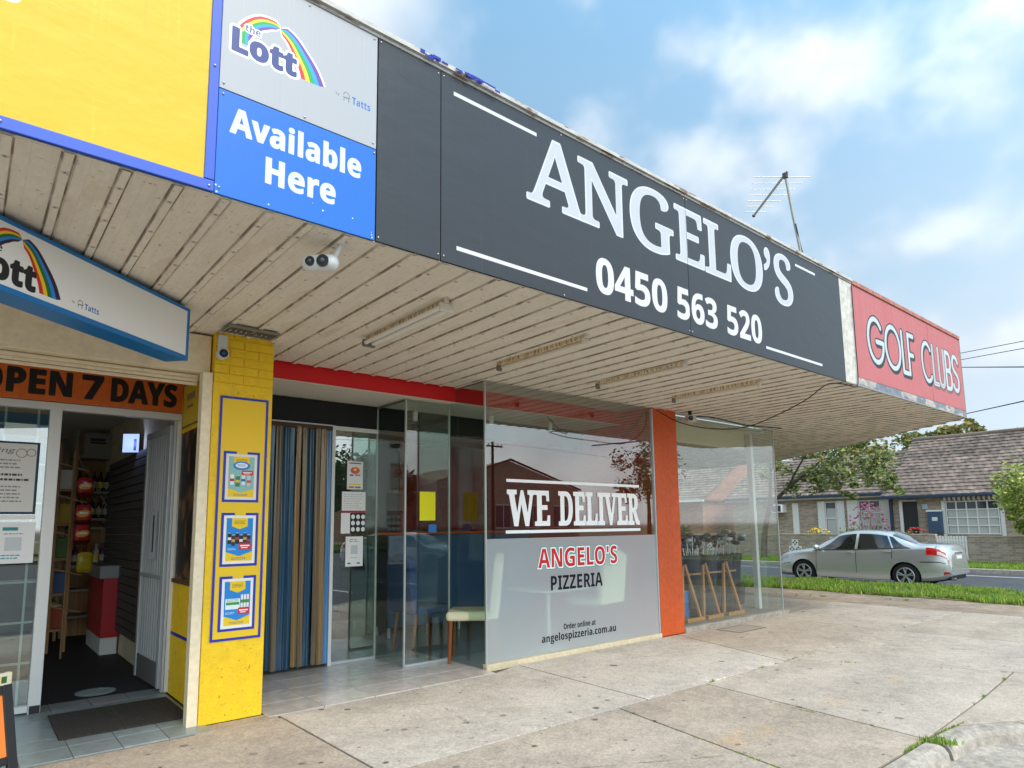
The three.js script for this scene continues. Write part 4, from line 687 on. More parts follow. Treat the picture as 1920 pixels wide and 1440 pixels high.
// dining chairs: upholstered all over, arched back, timber legs
function chair(name, label, cloth, pos, turn, group) {
  const c = thing(name, label, 'chair', pos, turn, group);
  const sg = new RoundedBoxGeometry(.46, .09, .44, 3, .035); sg.translate(0, .45, 0); part(c, 'seat', sg, cloth);
  const s = new THREE.Shape(); s.moveTo(-.22, 0); s.lineTo(-.225, .50); s.quadraticCurveTo(-.20, .545, -.13, .55); s.quadraticCurveTo(0, .62, .13, .55); s.quadraticCurveTo(.20, .545, .225, .50); s.lineTo(.22, 0); s.closePath();
  const bg = new THREE.ExtrudeGeometry(s, { depth: .05, bevelEnabled: true, bevelSize: .015, bevelThickness: .018, bevelSegments: 3, curveSegments: 8 }); bg.translate(0, .47, -.25); bg.rotateX(-.1); bg.translate(0, .0, .03); part(c, 'backrest', bg, cloth);
  for (const sx of [-1, 1]) { part(c, 'leg', rod([sx * .19, .42, .18], [sx * .19, 0, .19], .024, 4, .016), M.legWood); part(c, 'leg', rod([sx * .19, .42, -.2], [sx * .19, 0, -.27], .024, 4, .018), M.legWood); }
  c.scale.setScalar(1.18);
  for (const g of c.children) if (g.name === 'leg') g.geometry.computeVertexNormals();
  return c;
}
M.legWood = mat(0x8a4a1c, .45); M.creamCloth = mat(0xece2bc, .85, { bumpMap: retile(fine, .1), bumpScale: .002 }); M.blueCloth = mat(0x2c4a80, .85);
chair('dining_chair', 'cream dining chair showing through the clear end of the frosted window', M.creamCloth, [4.66, 0, -6.36], -2.285, 'dining chairs behind the window');
chair('dining_chair', 'cream dining chair with its back against the frosted glass beside the red lettering', M.creamCloth, [6.70, 0, -6.31], Math.PI + .15, 'dining chairs behind the window');
chair('blue_chair', 'dark blue dining chair inside the stepped pizzeria window', M.blueCloth, [4.55, 0, -7.2], Math.PI / 2, 'dining chairs behind the window');
{
  const T = thing('dining_table', 'square dining table behind the frosted pizzeria window', 'table', [5.85, 0, -6.3]);
  part(T, 'top', B(.8, .03, .7, 0, .745, 0, .006), mat(0xc9cfd0, .5)); part(T, 'column', cyl(.035, .035, .7, 0, .37, 0), M.alu); part(T, 'base', cyl(.24, .22, .025, 0, .02, 0, 24), M.alu);
}
// spot lamps hung from the pizzeria ceiling (unlit)
for (const [x, z] of [[4.25, -6.95], [5.2, -6.62], [6.25, -6.62]]) { const L = thing('spot_lamp', 'small white spot lamp hung under the pizzeria ceiling', 'lamp', [x, 3.03, z], 0, 'spot lamps in the pizzeria'); part(L, 'stem', cyl(.006, .006, .06, 0, -.03, 0, 6), M.white); part(L, 'head', cyl(.028, .034, .11, 0, -.11, 0, 14), M.white); }
// ---------------------------------------------------------------- golf shop window and display
{
  const W = thing('golf_shop_window', 'large frameless corner window of the golf shop', 'shop window');
  M.clearGlass = mat(0xf9fcfa, .0, { transmission: 1, thickness: 0, ior: 1.62 });
  part(W, 'front_pane', BB(8.06, 10.95, .07, 3.2, -5.852, -5.842), M.clearGlass);
  part(W, 'side_pane', BB(10.942, 10.952, .07, 3.2, -9.8, -5.855), M.clearGlass);
  part(W, 'sill', uvBox(BB(8.06, 11.05, -.02, .065, -5.90, -5.79, .006)), M.kerb);
  part(W, 'sill', uvBox(BB(10.88, 11.05, -.02, .065, -9.85, -5.901, .006)), M.kerb);
  part(W, 'top_channel', merge([BB(8.06, 10.95, 3.185, 3.215, -5.865, -5.83), BB(10.93, 10.965, 3.185, 3.215, -9.8, -5.866)]), M.alu); part(W, 'corner_seal', BB(10.938, 10.956, .07, 3.185, -5.858, -5.838), M.edge);
  part(W, 'inner_post', BB(10.79, 10.875, .06, 3.2, -6.28, -6.19, .006), M.white);
  part(W, 'inner_post', BB(10.79, 10.875, .06, 3.2, -9.75, -9.66, .006), M.white);
  part(W, 'bulkhead', uvBox(BB(8.06, 10.78, 2.86, 3.14, -6.35, -6.30)), mat(0xd8d0b4, .8));
}
M.carbon = mat(0x1b1c1f, .45, { bumpMap: retile(fine, .12), bumpScale: .002 }); M.chrome = mat(0xc9ccd0, .15, { metalness: 1 }); M.grip = mat(0x202022, .8);
M.pine = mat(0xffffff, .55, { map: dataTex(64, 256, (u, v) => { const n = fbm(u * 16, v * 3, 3, 4, 16); const k = .78 + .4 * n; return [.74 * k, .53 * k, .31 * k]; }, true, .12, .6) });
const woodHead = (() => { const g = new THREE.SphereGeometry(.055, 14, 10); g.scale(1.1, .62, .95); g.translate(.035, 0, 0); return g; })();
function club(parent, a, b, head) { const c = part(parent, 'club_shaft', rod(a, b, .0055, 6), M.chrome); const h = part(c, 'club_head', woodHead, head); h.position.set(...b); h.rotation.y = rnd() * 6; return c; }
const headM = [mat(0x16181c, .25), mat(0x2a3a58, .25), mat(0xbfc3c8, .25), mat(0x5a1318, .3)];
function golfBag(label, pos, tilt, turn, m, n) {
  const b = thing('golf_bag', label, 'golf bag', pos, turn, 'golf bags in the shop window');
  const pr = [[0, 0], [.125, 0], [.13, .03], [.122, .06], [.115, .3], [.118, .5], [.112, .75], [.125, .80], [.13, .86], [.118, .865], [.11, .80]].map(([r, y]) => new THREE.Vector2(r, y));
  const q = (g) => { g.rotateX(tilt); return g; };
  part(b, 'body', q(new THREE.LatheGeometry(pr, 22)), m); const pk = new RoundedBoxGeometry(.16, .34, .10, 3, .03); pk.translate(0, .26, .12); part(b, 'pocket', q(pk), m);
  part(b, 'strap', q(new THREE.TorusGeometry(.17, .014, 6, 20, 3.1).rotateZ(-1.57).translate(.10, .5, 0)), M.black);
  b.scale.set(1.28, 1.12, 1.28);
  for (let i = 0; i < n; i++) { const a = i / n * 6.28, r = .075, x = Math.cos(a) * r, z = Math.sin(a) * r, L = rr(1.0, 1.2); const A = new THREE.Vector3(x * .5, .3, z * .5).applyAxisAngle(new THREE.Vector3(1, 0, 0), tilt), C = new THREE.Vector3(x * 1.4, L, z * 1.4).applyAxisAngle(new THREE.Vector3(1, 0, 0), tilt); club(b, A.toArray(), C.toArray(), headM[(i * 3 + n) % 4]); }
  return b;
}
[['charcoal golf bag standing next to the orange pillar in the golf window', 8.36, -6.35, -.08, .4, 0x33353a, 7], ['black golf bag behind the first pine trestle', 8.78, -6.5, .05, 1.9, 0x17181a, 8], ['dark grey golf bag behind the middle pine trestle', 9.2, -6.42, -.14, -.8, 0x2a2b2e, 9], ['slate golf bag between the middle and last trestles', 9.62, -6.5, .1, .9, 0x3b3d40, 8], ['black golf bag with silver club heads behind the last trestle', 10.05, -6.42, -.06, 2.6, 0x1c1d20, 9], ['dark golf bag next to the white inner post of the golf window', 10.45, -6.55, .08, .2, 0x2d3034, 7], ['navy golf bag in the back row behind the charcoal bag', 8.6, -6.95, .03, 1.1, 0x232a3a, 8], ['brown black golf bag in the middle of the back row', 9.4, -6.98, -.05, 2.0, 0x2e2723, 8], ['graphite golf bag in the back row next to the potted plant', 9.95, -7.0, .06, .6, 0x35373a, 8]].forEach(([l, x, z, t, tu, c, n]) => golfBag(l, [x, .06, z], t, tu, mat(c, .65), n));
// timber trestles with crossbar
function trestle(label, x, z, turn) {
  const t = thing('timber_trestle', label, 'trestle', [x, .06, z], turn, 'timber trestles in the golf window');
  const leg = (a, b) => { const A = new THREE.Vector3(...a), C = new THREE.Vector3(...b), d = C.clone().sub(A), g = uvBox(new THREE.BoxGeometry(.045, d.length(), .035)); g.applyQuaternion(new THREE.Quaternion().setFromUnitVectors(new THREE.Vector3(0, 1, 0), d.normalize())); g.translate((A.x + C.x) / 2, (A.y + C.y) / 2, (A.z + C.z) / 2); return g; };
  part(t, 'leg', leg([.30, .03, .03], [-.02, .86, 0]), M.pine); part(t, 'leg', leg([-.09, .03, -.02], [-.05, .84, -.02]), M.pine);
  part(t, 'foot_bar', uvBox(B(.46, .055, .05, .1, .03, .07, .004)), M.pine); part(t, 'cross_bar', uvBox(B(.66, .028, .03, 0, .70, -.05, .004)), M.pine);
}
trestle('pine trestle next to the orange pillar in the golf window', 8.62, -6.15, 0); trestle('middle pine trestle of three in the golf window', 9.16, -6.15, .05); trestle('pine trestle next to the white inner post in the golf window', 9.75, -6.15, -.04);
for (const [x, l] of [[9.0, 'between the first two trestles'], [9.55, 'between the last two trestles']]) solo('blue_display_board', B(.22, .42, .02, 0, .21, 0, .004), mat(0x1f86d0, .5), 'upright bright blue board ' + l, 'display board', [x, .06, -6.42]);
// potted plant with red flowers among the clubs
{
  const P = thing('potted_plant', 'leafy potted plant with red flowers among the golf clubs', 'plant', [10.2, .06, -7.35]);
  part(P, 'pot', new THREE.LatheGeometry([[0, 0], [.16, 0], [.2, .4], [.22, .42], [.2, .42], [.18, .38]].map(([r, y]) => new THREE.Vector2(r, y)), 20), mat(0x6b2d22, .7));
  const lv = [], fl = []; for (let i = 0; i < 160; i++) { const g = new THREE.PlaneGeometry(.05, rr(.16, .3)); g.translate(0, .1, 0); g.rotateX(rr(.2, 1.3)); g.rotateY(rnd() * 6.28); g.translate(rr(-.12, .12), rr(.5, 1.35), rr(-.12, .12)); lv.push(g); if (i % 6 === 0) { const s = new THREE.SphereGeometry(.035, 6, 5); s.translate(rr(-.25, .25), rr(.8, 1.3), rr(-.05, .28)); fl.push(s); } }
  part(P, 'stem', rod([0, .36, 0], [0, 1.3, 0], .018), M.legWood); part(P, 'leaves', merge(lv), mat(0x5d7a22, .8, { side: THREE.DoubleSide })); part(P, 'flowers', merge(fl), mat(0xb3242c, .6));
}
// ---------------------------------------------------------------- fittings under the awning
M.rust = mat(0xffffff, .8, { map: dataTex(64, 512, (u, v) => { const n = fbm(u * 6, v * 110, 3, 5), r = sstep(.42, .85, n); const k = .85 + .3 * fbm(u * 20, v * 160, 9, 3, 20); return [mixf(.90, .62, r) * k, mixf(.84, .42, r) * k, mixf(.72, .22, r) * k]; }, true, .1, 1.25) });
[[2.635, 'beside the dark seam, the one with two clean tubes'], [4.11, 'above the stepped pizzeria window'], [5.59, 'above the middle of the white lettered window'], [7.05, 'beside the orange pillar']].forEach(([x, where], i) => {
  const L = thing('batten_light', 'rusty fluorescent batten under the awning ' + where, 'light fitting', [x, SOF, -4.49], 0, 'fluorescent battens under the awning');
  part(L, 'tray', uvPlane(B(.042, .036, 1.24, 0, -.019, 0, .004), (a, b, c) => a, (a, b, c) => c), M.rust);
  const tm = mat(0xf2f0ea, .3);
  if (i === 0) for (const s of [-1, 1]) part(L, 'tube', new THREE.CylinderGeometry(.018, .018, 1.18, 12).rotateX(Math.PI / 2).translate(s * .036, -.06, 0), tm); else part(L, 'tube', new THREE.CylinderGeometry(.016, .016, 1.18, 12).rotateX(Math.PI / 2).translate(.026, -.052, 0), mat(0xe0d8c8, .4));
  for (const z of [-.605, .605]) { const h = part(L, 'lamp_holder', B(i ? .06 : .12, .065, .03, 0, -.062, z, .008), z < 0 ? mat(0x7d7466, .7) : mat(0xe2dac8, .5)); if (z > 0) part(h, 'starter', cyl(.02, .02, .05, -.02, -.01, z + .03, 12), mat(0xd9d2c2, .5)); }
});
function bulletCamera(label, pos, turn, tilt, L) {
  const c = thing('security_camera', label, 'camera', pos, turn, 'security cameras under the awning');
  const t = (g) => { g.rotateX(tilt); return g; };
  part(c, 'mount', merge([cyl(.045, .045, .018, 0, .10, -.05, 18), rod([0, .095, -.05], [0, 0, -.02], .014)]), M.white);
  part(c, 'body', t(new THREE.CylinderGeometry(.042, .042, L, 20).rotateX(Math.PI / 2)), M.white);
  part(c, 'hood', t(new THREE.CylinderGeometry(.047, .047, L * 1.05, 20, 1, true, 0, Math.PI).rotateZ(Math.PI / 2).rotateY(Math.PI / 2).rotateX(0).translate(0, .003, .01)), M.white);
  const f = part(c, 'lens_plate', t(new THREE.CylinderGeometry(.036, .036, .008, 20).rotateX(Math.PI / 2).translate(0, 0, L / 2 + .003)), M.black); part(f, 'lens', t(new THREE.SphereGeometry(.017, 12, 8).translate(0, 0, L / 2 + .003)), mat(0x0b1a3a, .05));
}
{ // twin flood camera by the fascia
  const c = thing('twin_lens_camera', 'white security camera with two dark lenses hung behind the blue panel', 'camera', [1.50, 3.09, -3.52], -.75);
  part(c, 'body', new THREE.CapsuleGeometry(.05, .12, 6, 16).rotateZ(Math.PI / 2), M.white); part(c, 'bracket', merge([rod([.07, .02, -.02], [.12, .13, -.02], .014), cyl(.035, .035, .015, .12, .125, -.02)]), M.white);
  for (const [x, r] of [[-.045, .028], [.03, .036]]) { const p = part(c, 'lens_ring', new THREE.CylinderGeometry(r, r, .012, 20).rotateX(Math.PI / 2).translate(x, -.004, .047), M.black); part(p, 'lens', new THREE.SphereGeometry(r * .45, 12, 8).translate(x, -.004, .052), mat(0x555a60, .1)); }
}
{ // upright camera on the pillar
  const c = thing('pillar_camera', 'white upright camera with a round blue lens on the yellow pillar', 'camera', [1.585, 3.06, -5.70]);
  part(c, 'body', B(.075, .17, .05, 0, .04, 0, .012), M.white); part(c, 'head', new THREE.CylinderGeometry(.047, .047, .06, 24).rotateX(Math.PI / 2).translate(0, -.04, .01), M.white); const l = part(c, 'lens_ring', new THREE.CylinderGeometry(.035, .035, .012, 24).rotateX(Math.PI / 2).translate(0, -.04, .042), mat(0x1a2a48, .2)); part(l, 'lens', new THREE.SphereGeometry(.018, 12, 8).translate(0, -.04, .045), mat(0x2f4f86, .05));
}
{ const c = thing('box_camera', 'small cream box camera beside the top of the orange pillar', 'camera', [8.2, 3.10, -5.66], -.5); part(c, 'body', B(.13, .10, .12, .02, 0, 0, .01), mat(0xcfc3ae, .5)); const l = part(c, 'lens_ring', new THREE.CylinderGeometry(.035, .035, .02, 20).rotateX(Math.PI / 2).translate(-.01, 0, .06), M.black); part(l, 'lens', new THREE.SphereGeometry(.022, 12, 8).translate(-.01, 0, .066), mat(0x1f4fa0, .05)); part(c, 'bracket', BB(-.01, .03, .05, .12, -.02, .02), M.black); }
{ const v = thing('soffit_vent', 'grey louvred vent in the soffit above the yellow pillar', 'vent', [1.75, SOF - .022, -5.50], .06); const vm = mat(0x8f897d, .6, { metalness: .2 }); for (const g of [BB(-.21, .21, -.016, .004, .085, .1), BB(-.21, .21, -.016, .004, -.1, -.085), BB(-.21, -.195, -.016, .004, -.085, .085), BB(.195, .21, -.016, .004, -.085, .085)]) part(v, 'frame_bar', g, vm); for (let i = 0; i < 9; i++) part(v, 'louvre', B(.004, .03, .17, -.17 + i * .043, .0, 0).rotateZ(0), vm); part(v, 'duct_plate', B(.39, .004, .17, 0, .018, 0), vm); }
// cables
const cableM = mat(0x23211f, .7);
const cable = (label, pts, r, n = 50) => solo('hanging_cable', tube(pts, r, n), cableM, label, 'cable');
cable('black cable sagging from the orange pillar up to the pale fascia strip', [[7.52, 3.17, -5.74], [7.75, 2.98, -5.5], [7.95, 2.86, -5.1], [8.1, 2.85, -4.7], [8.05, 2.95, -4.2], [7.85, 3.06, -3.7], [7.75, 3.17, -3.42], [8.05, 3.205, -3.36], [8.30, 3.20, -3.30], [8.34, 3.3, -3.30], [8.36, 3.8, -3.303], [8.37, 4.5, -3.303]], .007, 90);
cable('black cable run along the soffit from the box camera to the window corner', [[8.26, 3.14, -5.66], [8.7, 3.17, -5.62], [9.6, 3.13, -5.6], [10.5, 3.17, -5.62], [10.9, 3.19, -5.65]], .009);
cable('black cable loop hung under the awning behind the pizzeria glass', [[5.9, 3.0, -6.3], [6.2, 2.72, -6.2], [6.7, 2.62, -6.1], [7.2, 2.86, -6.0], [7.45, 3.15, -5.92]], .007);
// roof antenna
{
  const A = thing('roof_antenna', 'grey television antenna on a bent pole above the fascia', 'antenna', [10.25, 0, -4.8]);
  const top = [-.33, 7.2, 0];
  part(A, 'mast', tube([[.05, 4.45, 0], [.05, 5.6, 0], [.02, 5.95, 0], [-.16, 6.55, 0], top], .022, 40, 8), mat(0xa9a69c, .4, { metalness: .5 }));
  const bd = [.63, 0, -.777], tip = [top[0] + bd[0] * 1.35, top[1] - .04, bd[2] * 1.35], k = (t) => [mixf(top[0], tip[0], t), mixf(top[1], tip[1], t), mixf(0, tip[2], t)], em = mat(0xb9b7ae, .35, { metalness: .6 });
  part(A, 'boom', rod([top[0] - .06, top[1] + .01, .08], tip, .020, 8), mat(0x9b978c, .4, { metalness: .5 }));
  for (let i = 0; i < 7; i++) { const p = k(.08 + i * .14), L = .47 - i * .045; part(A, 'element', rod([p[0] - L * .777, p[1] + .02, p[2] - L * .63], [p[0] + L * .777, p[1] + .02, p[2] + L * .63], .0065, 5), em); }
  part(A, 'clamp', B(.07, .09, .07, top[0], top[1] - .02, 0, .008), mat(0x4a463f, .6)); part(A, 'end_cap', new THREE.SphereGeometry(.03, 8, 6).translate(...tip), M.black);
  part(A, 'coaxial_cable', tube([[-.15, 6.4, .03], [.03, 5.95, .03], [-.5, 5.55, .4], [-1.3, 5.05, .95], [-2.1, 4.63, 1.36], [-2.2, 4.6, 1.42]], .009, 40), cableM);
}
// ---------------------------------------------------------------- posters on the yellow pillar
{
  const z = -5.747, blue = mat(0x1b2fa6, .5);
  const Bd = thing('poster_board', 'tall yellow board outlined in dark blue on the pillar', 'board', [0, 0, z]);
  part(Bd, 'backing', uvBox(BB(1.598, 2.004, .64, 2.676, 0, .004)), mat(0xf0c414, .5));
  const ring = (x0, x1, y0, y1, w, gap) => { for (const g of [BB(x0, x1, y0, y0 + w, .0045, .007), BB(x0, x0 + w, y0 + w, y1 - w, .0045, .007), BB(x1 - w, x1, y0 + w, y1 - w, .0045, .007)]) part(Bd, 'border_strip', g, blue); if (gap) { const m = (x0 + x1) / 2; part(Bd, 'border_strip', BB(x0, m - .045, y1 - w, y1, .0045, .007), blue); part(Bd, 'border_strip', BB(m + .045, x1, y1 - w, y1, .0045, .007), blue); } else part(Bd, 'border_strip', BB(x0, x1, y1 - w, y1, .0045, .007), blue); };
  ring(1.598, 2.004, .64, 2.676, .02, false);
  const fr = [[1.645, 1.945, 1.775, 2.205], [1.648, 1.952, 1.24, 1.685], [1.655, 1.95, .715, 1.16]];
  for (const f of fr) ring(...f, .02, true);
  const tin = (c, x, y, w, h, col, band) => { c.fillStyle = '#2a2622'; c.fillRect(x - 1, y - 1, w + 2, h + 2); c.fillStyle = col; c.fillRect(x, y, w, h); c.fillStyle = band; c.fillRect(x, y + h * .38, w, h * .26); c.fillStyle = '#d9d9d6'; c.fillRect(x + 1, y - 3, w - 2, 3); };
  const fine2 = (c, x, y, w, n, col) => { c.fillStyle = col; for (let i = 0; i < n; i++) { let p = 0; while (p < w - 6) { const q = rr(4, 13); c.fillRect(x + p, y + i * 8, Math.min(q, w - p), 3.2); p += q + 3; } } };
  const frame2 = (c, w, h, base, main) => { c.fillStyle = base; c.fillRect(0, 0, w, h); c.fillStyle = main; c.fillRect(16, 16, w - 32, h - 32); c.fillStyle = '#f0c81e'; c.beginPath(); c.moveTo(48, 16); c.lineTo(w - 48, 16); c.lineTo(w - 48, 66); c.lineTo(w / 2, 84); c.lineTo(48, 66); c.fill(); fine2(c, 62, 32, w - 124, 3, '#6b5a1c'); c.fillStyle = '#f0c81e'; c.beginPath(); c.moveTo(16, h - 72); c.lineTo(w / 2, h - 44); c.lineTo(w - 16, h - 72); c.lineTo(w - 16, h - 16); c.lineTo(16, h - 16); c.fill(); fine2(c, 50, h - 36, w - 100, 2, '#2c49a0'); };
  const flash = (c, x, y, w, h) => { c.fillStyle = '#cf2430'; c.beginPath(); c.roundRect(x, y, w, h, 8); c.fill(); c.fillStyle = '#f6f2ee'; c.fillRect(x + 8, y + h * .3, w - 16, h * .2); c.fillRect(x + 14, y + h * .62, w - 34, h * .14); };
  const ads = [['pale aqua drinks poster, topmost of three on the pillar', 0, (c, w, h) => { frame2(c, w, h, '#e6e2d6', '#8fbdb8'); c.fillStyle = '#2c7fd0'; c.beginPath(); c.ellipse(w / 2, 74, 52, 28, 0, 0, 7); c.fill(); c.fillStyle = '#eef2f2'; c.beginPath(); c.ellipse(w / 2, 72, 38, 17, 0, 0, 7); c.fill(); fine2(c, w / 2 - 26, 66, 52, 2, '#2c5fa0'); for (let i = 0; i < 4; i++) tin(c, 28 + i * 34, 132 + (i % 2) * 8, 24, 66, ['#e9ecec', '#3d7f68', '#dfe6e8', '#b9cfd6'][i], ['#c9382e', '#e2c33a', '#2f6ea8', '#d4533c'][i]); flash(c, 96, 104, 72, 30); }],
    ['blue drinks poster with black cans, middle of three on the pillar', 1, (c, w, h) => { frame2(c, w, h, '#f0ece2', '#1f86d4'); for (let i = 0; i < 6; i++) tin(c, 26 + i * 23, 108 + (i % 2) * 12, 20, 62, ['#24201f', '#38302c', '#1d1c20'][i % 3], ['#e7e0d8', '#c9a24a', '#b03a3a'][i % 3]); flash(c, 92, 166, 74, 42); fine2(c, 26, 196, 50, 2, '#dfeaf4'); }],
    ['blue and white drinks poster with green cartons, lowest of three on the pillar', 2, (c, w, h) => { frame2(c, w, h, '#eceae6', '#1f86d4'); c.fillStyle = '#e9f0ea'; c.fillRect(24, 118, 88, 62); c.fillStyle = '#3c9a4a'; c.fillRect(28, 138, 80, 16); fine2(c, 32, 122, 70, 2, '#3c7a4a'); for (let i = 0; i < 3; i++) tin(c, 116 + i * 18, 98, 15, 74, '#e8e4e0', '#3c9a4a'); flash(c, 100, 172, 70, 40); fine2(c, 26, 196, 54, 2, '#dfeaf4'); }]];
  for (const [label, i, d] of ads) { const [x0, x1, y0, y1] = fr[i]; notice('drinks_poster', label, x0 + .022, x1 - .022, y0 + .022, y1 - .022, z + .0055, canvasTex(190, 290, (c, w, h) => d(c, w, h)), 'poster').userData.group = 'drinks posters on the pillar'; }
}
// ---------------------------------------------------------------- cars
const ev = new Evaluator(); ev.attributes = ['position', 'normal', 'uv'];
function curve(tab) { return (x) => { if (x <= tab[0][0]) return tab[0][1]; for (let i = 1; i < tab.length; i++) if (x <= tab[i][0]) { const a = tab[Math.max(i - 2, 0)], b = tab[i - 1], c = tab[i], d = tab[Math.min(i + 1, tab.length - 1)], t = (x - b[0]) / (c[0] - b[0]), m1 = (c[1] - a[1]) / (c[0] - a[0]) * (c[0] - b[0]), m2 = (d[1] - b[1]) / (d[0] - b[0]) * (c[0] - b[0]), t2 = t * t, t3 = t2 * t; return (2 * t3 - 3 * t2 + 1) * b[1] + (t3 - 2 * t2 + t) * m1 + (-2 * t3 + 3 * t2) * c[1] + (t3 - t2) * m2; } return tab[tab.length - 1][1]; }; }
const cTop = curve([[-2.27, .62], [-2.25, .90], [-2.17, 1.06], [-1.95, 1.115], [-1.6, 1.13], [-1.3, 1.235], [-.95, 1.385], [-.6, 1.45], [-.2, 1.47], [.15, 1.445], [.42, 1.375], [.75, 1.185], [1.05, 1.005], [1.3, .96], [1.75, .875], [2.05, .77], [2.2, .64], [2.27, .5]]);
const cBelt = curve([[-2.27, .55], [-2.2, .88], [-1.95, 1.02], [-1.5, 1.02], [-.8, .985], [0, .945], [.9, .915], [1.4, .87], [1.9, .76], [2.15, .62], [2.27, .46]]);
const cWid = curve([[-2.27, .66], [-2.2, .76], [-2.0, .835], [-1.6, .872], [-.9, .88], [.9, .88], [1.5, .865], [1.9, .80], [2.1, .69], [2.22, .52], [2.27, .40]]);
const cSill = curve([[-2.27, .36], [-2.1, .26], [-1.7, .19], [1.7, .19], [2.1, .20], [2.27, .28]]);
function section(x) {
  const w = cWid(x), b = cBelt(x), top = Math.max(cTop(x), b + .012), s = cSill(x), t = clamp((top - b) / .40), rw = mixf(w - .14, .585, t), re = top - .012 - .06 * t, q = (u) => mixf(s, b, u);
  return [[0, s], [w * .8, s], [w - .05, s + .02], [w - .02, q(.16)], [w - .004, q(.30)], [w, q(.5)], [w - .006, q(.68)], [w - .02, q(.80)], [w - .032, q(.92)], [w - .055, b], [mixf(w - .062, rw, .5), mixf(b, re, .5)], [rw, re], [rw * .86, re + (top - re) * .62], [rw * .55, re + (top - re) * .92], [0, top]];
}
const secAt = (x, s) => { const S = section(x), i = Math.min(Math.floor(s), S.length - 2), f = s - i; return [mixf(S[i][0], S[i + 1][0], f), mixf(S[i][1], S[i + 1][1], f)]; };
function gridGeo(nu, nv, f) { const pos = [], uv = [], idx = []; for (let i = 0; i <= nu; i++) for (let j = 0; j <= nv; j++) { pos.push(...f(i / nu, j / nv)); uv.push(i / nu, j / nv); } for (let i = 0; i < nu; i++) for (let j = 0; j < nv; j++) { const a = i * (nv + 1) + j, b = a + nv + 1; idx.push(a, b, a + 1, b, b + 1, a + 1); } const g = new THREE.BufferGeometry(); g.setAttribute('position', new THREE.Float32BufferAttribute(pos, 3)); g.setAttribute('uv', new THREE.Float32BufferAttribute(uv, 2)); g.setIndex(idx); g.computeVertexNormals(); return g; }
const flip = (g) => { const i = g.index.array; for (let k = 0; k < i.length; k += 3) { const t = i[k]; i[k] = i[k + 1]; i[k + 1] = t; } g.computeVertexNormals(); return g; };
const carBody = (() => {
  const N = 84, K = 14, S = 2 * K + 1, xs = []; for (let i = 0; i <= N; i++) { const t = i / N * 2 - 1; xs.push(2.27 * Math.sin(t * Math.PI / 2 * .96) / Math.sin(Math.PI / 2 * .96)); }
  const pos = [], uv = [], idx = [];
  xs.forEach((x) => { const s = section(x); for (let k = 0; k < S - 1; k++) { const r = k <= K ? s[k] : s[2 * K - k]; pos.push(x, r[1], (k <= K ? 1 : -1) * r[0]); uv.push(x, k); } });
  const n = S - 1; for (let i = 0; i < N; i++) for (let k = 0; k < n; k++) { const a = i * n + k, b = i * n + (k + 1) % n, c = a + n, d = b + n; idx.push(a, b, c, b, d, c); }
  for (const e of [0, N]) { const c = pos.length / 3, s = section(xs[e]); pos.push(xs[e], .5, 0); uv.push(0, 0); for (let k = 0; k < n; k++) { const a = e * n + k, b = e * n + (k + 1) % n; e ? idx.push(a, b, c) : idx.push(b, a, c); } }
  const g = new THREE.BufferGeometry(); g.setAttribute('position', new THREE.Float32BufferAttribute(pos, 3)); g.setAttribute('uv', new THREE.Float32BufferAttribute(uv, 2)); g.setIndex(idx); g.computeVertexNormals();
  let br = new Brush(g); br.updateMatrixWorld();
  for (const x of [1.3, -1.3]) for (const z of [.8, -.8]) { const c = new Brush(new THREE.CylinderGeometry(.355, .355, .5, 36).rotateX(Math.PI / 2).translate(x, .315, z)); c.updateMatrixWorld(); br = ev.evaluate(br, c, SUBTRACTION); br.updateMatrixWorld(); }
  return br.geometry;
})();
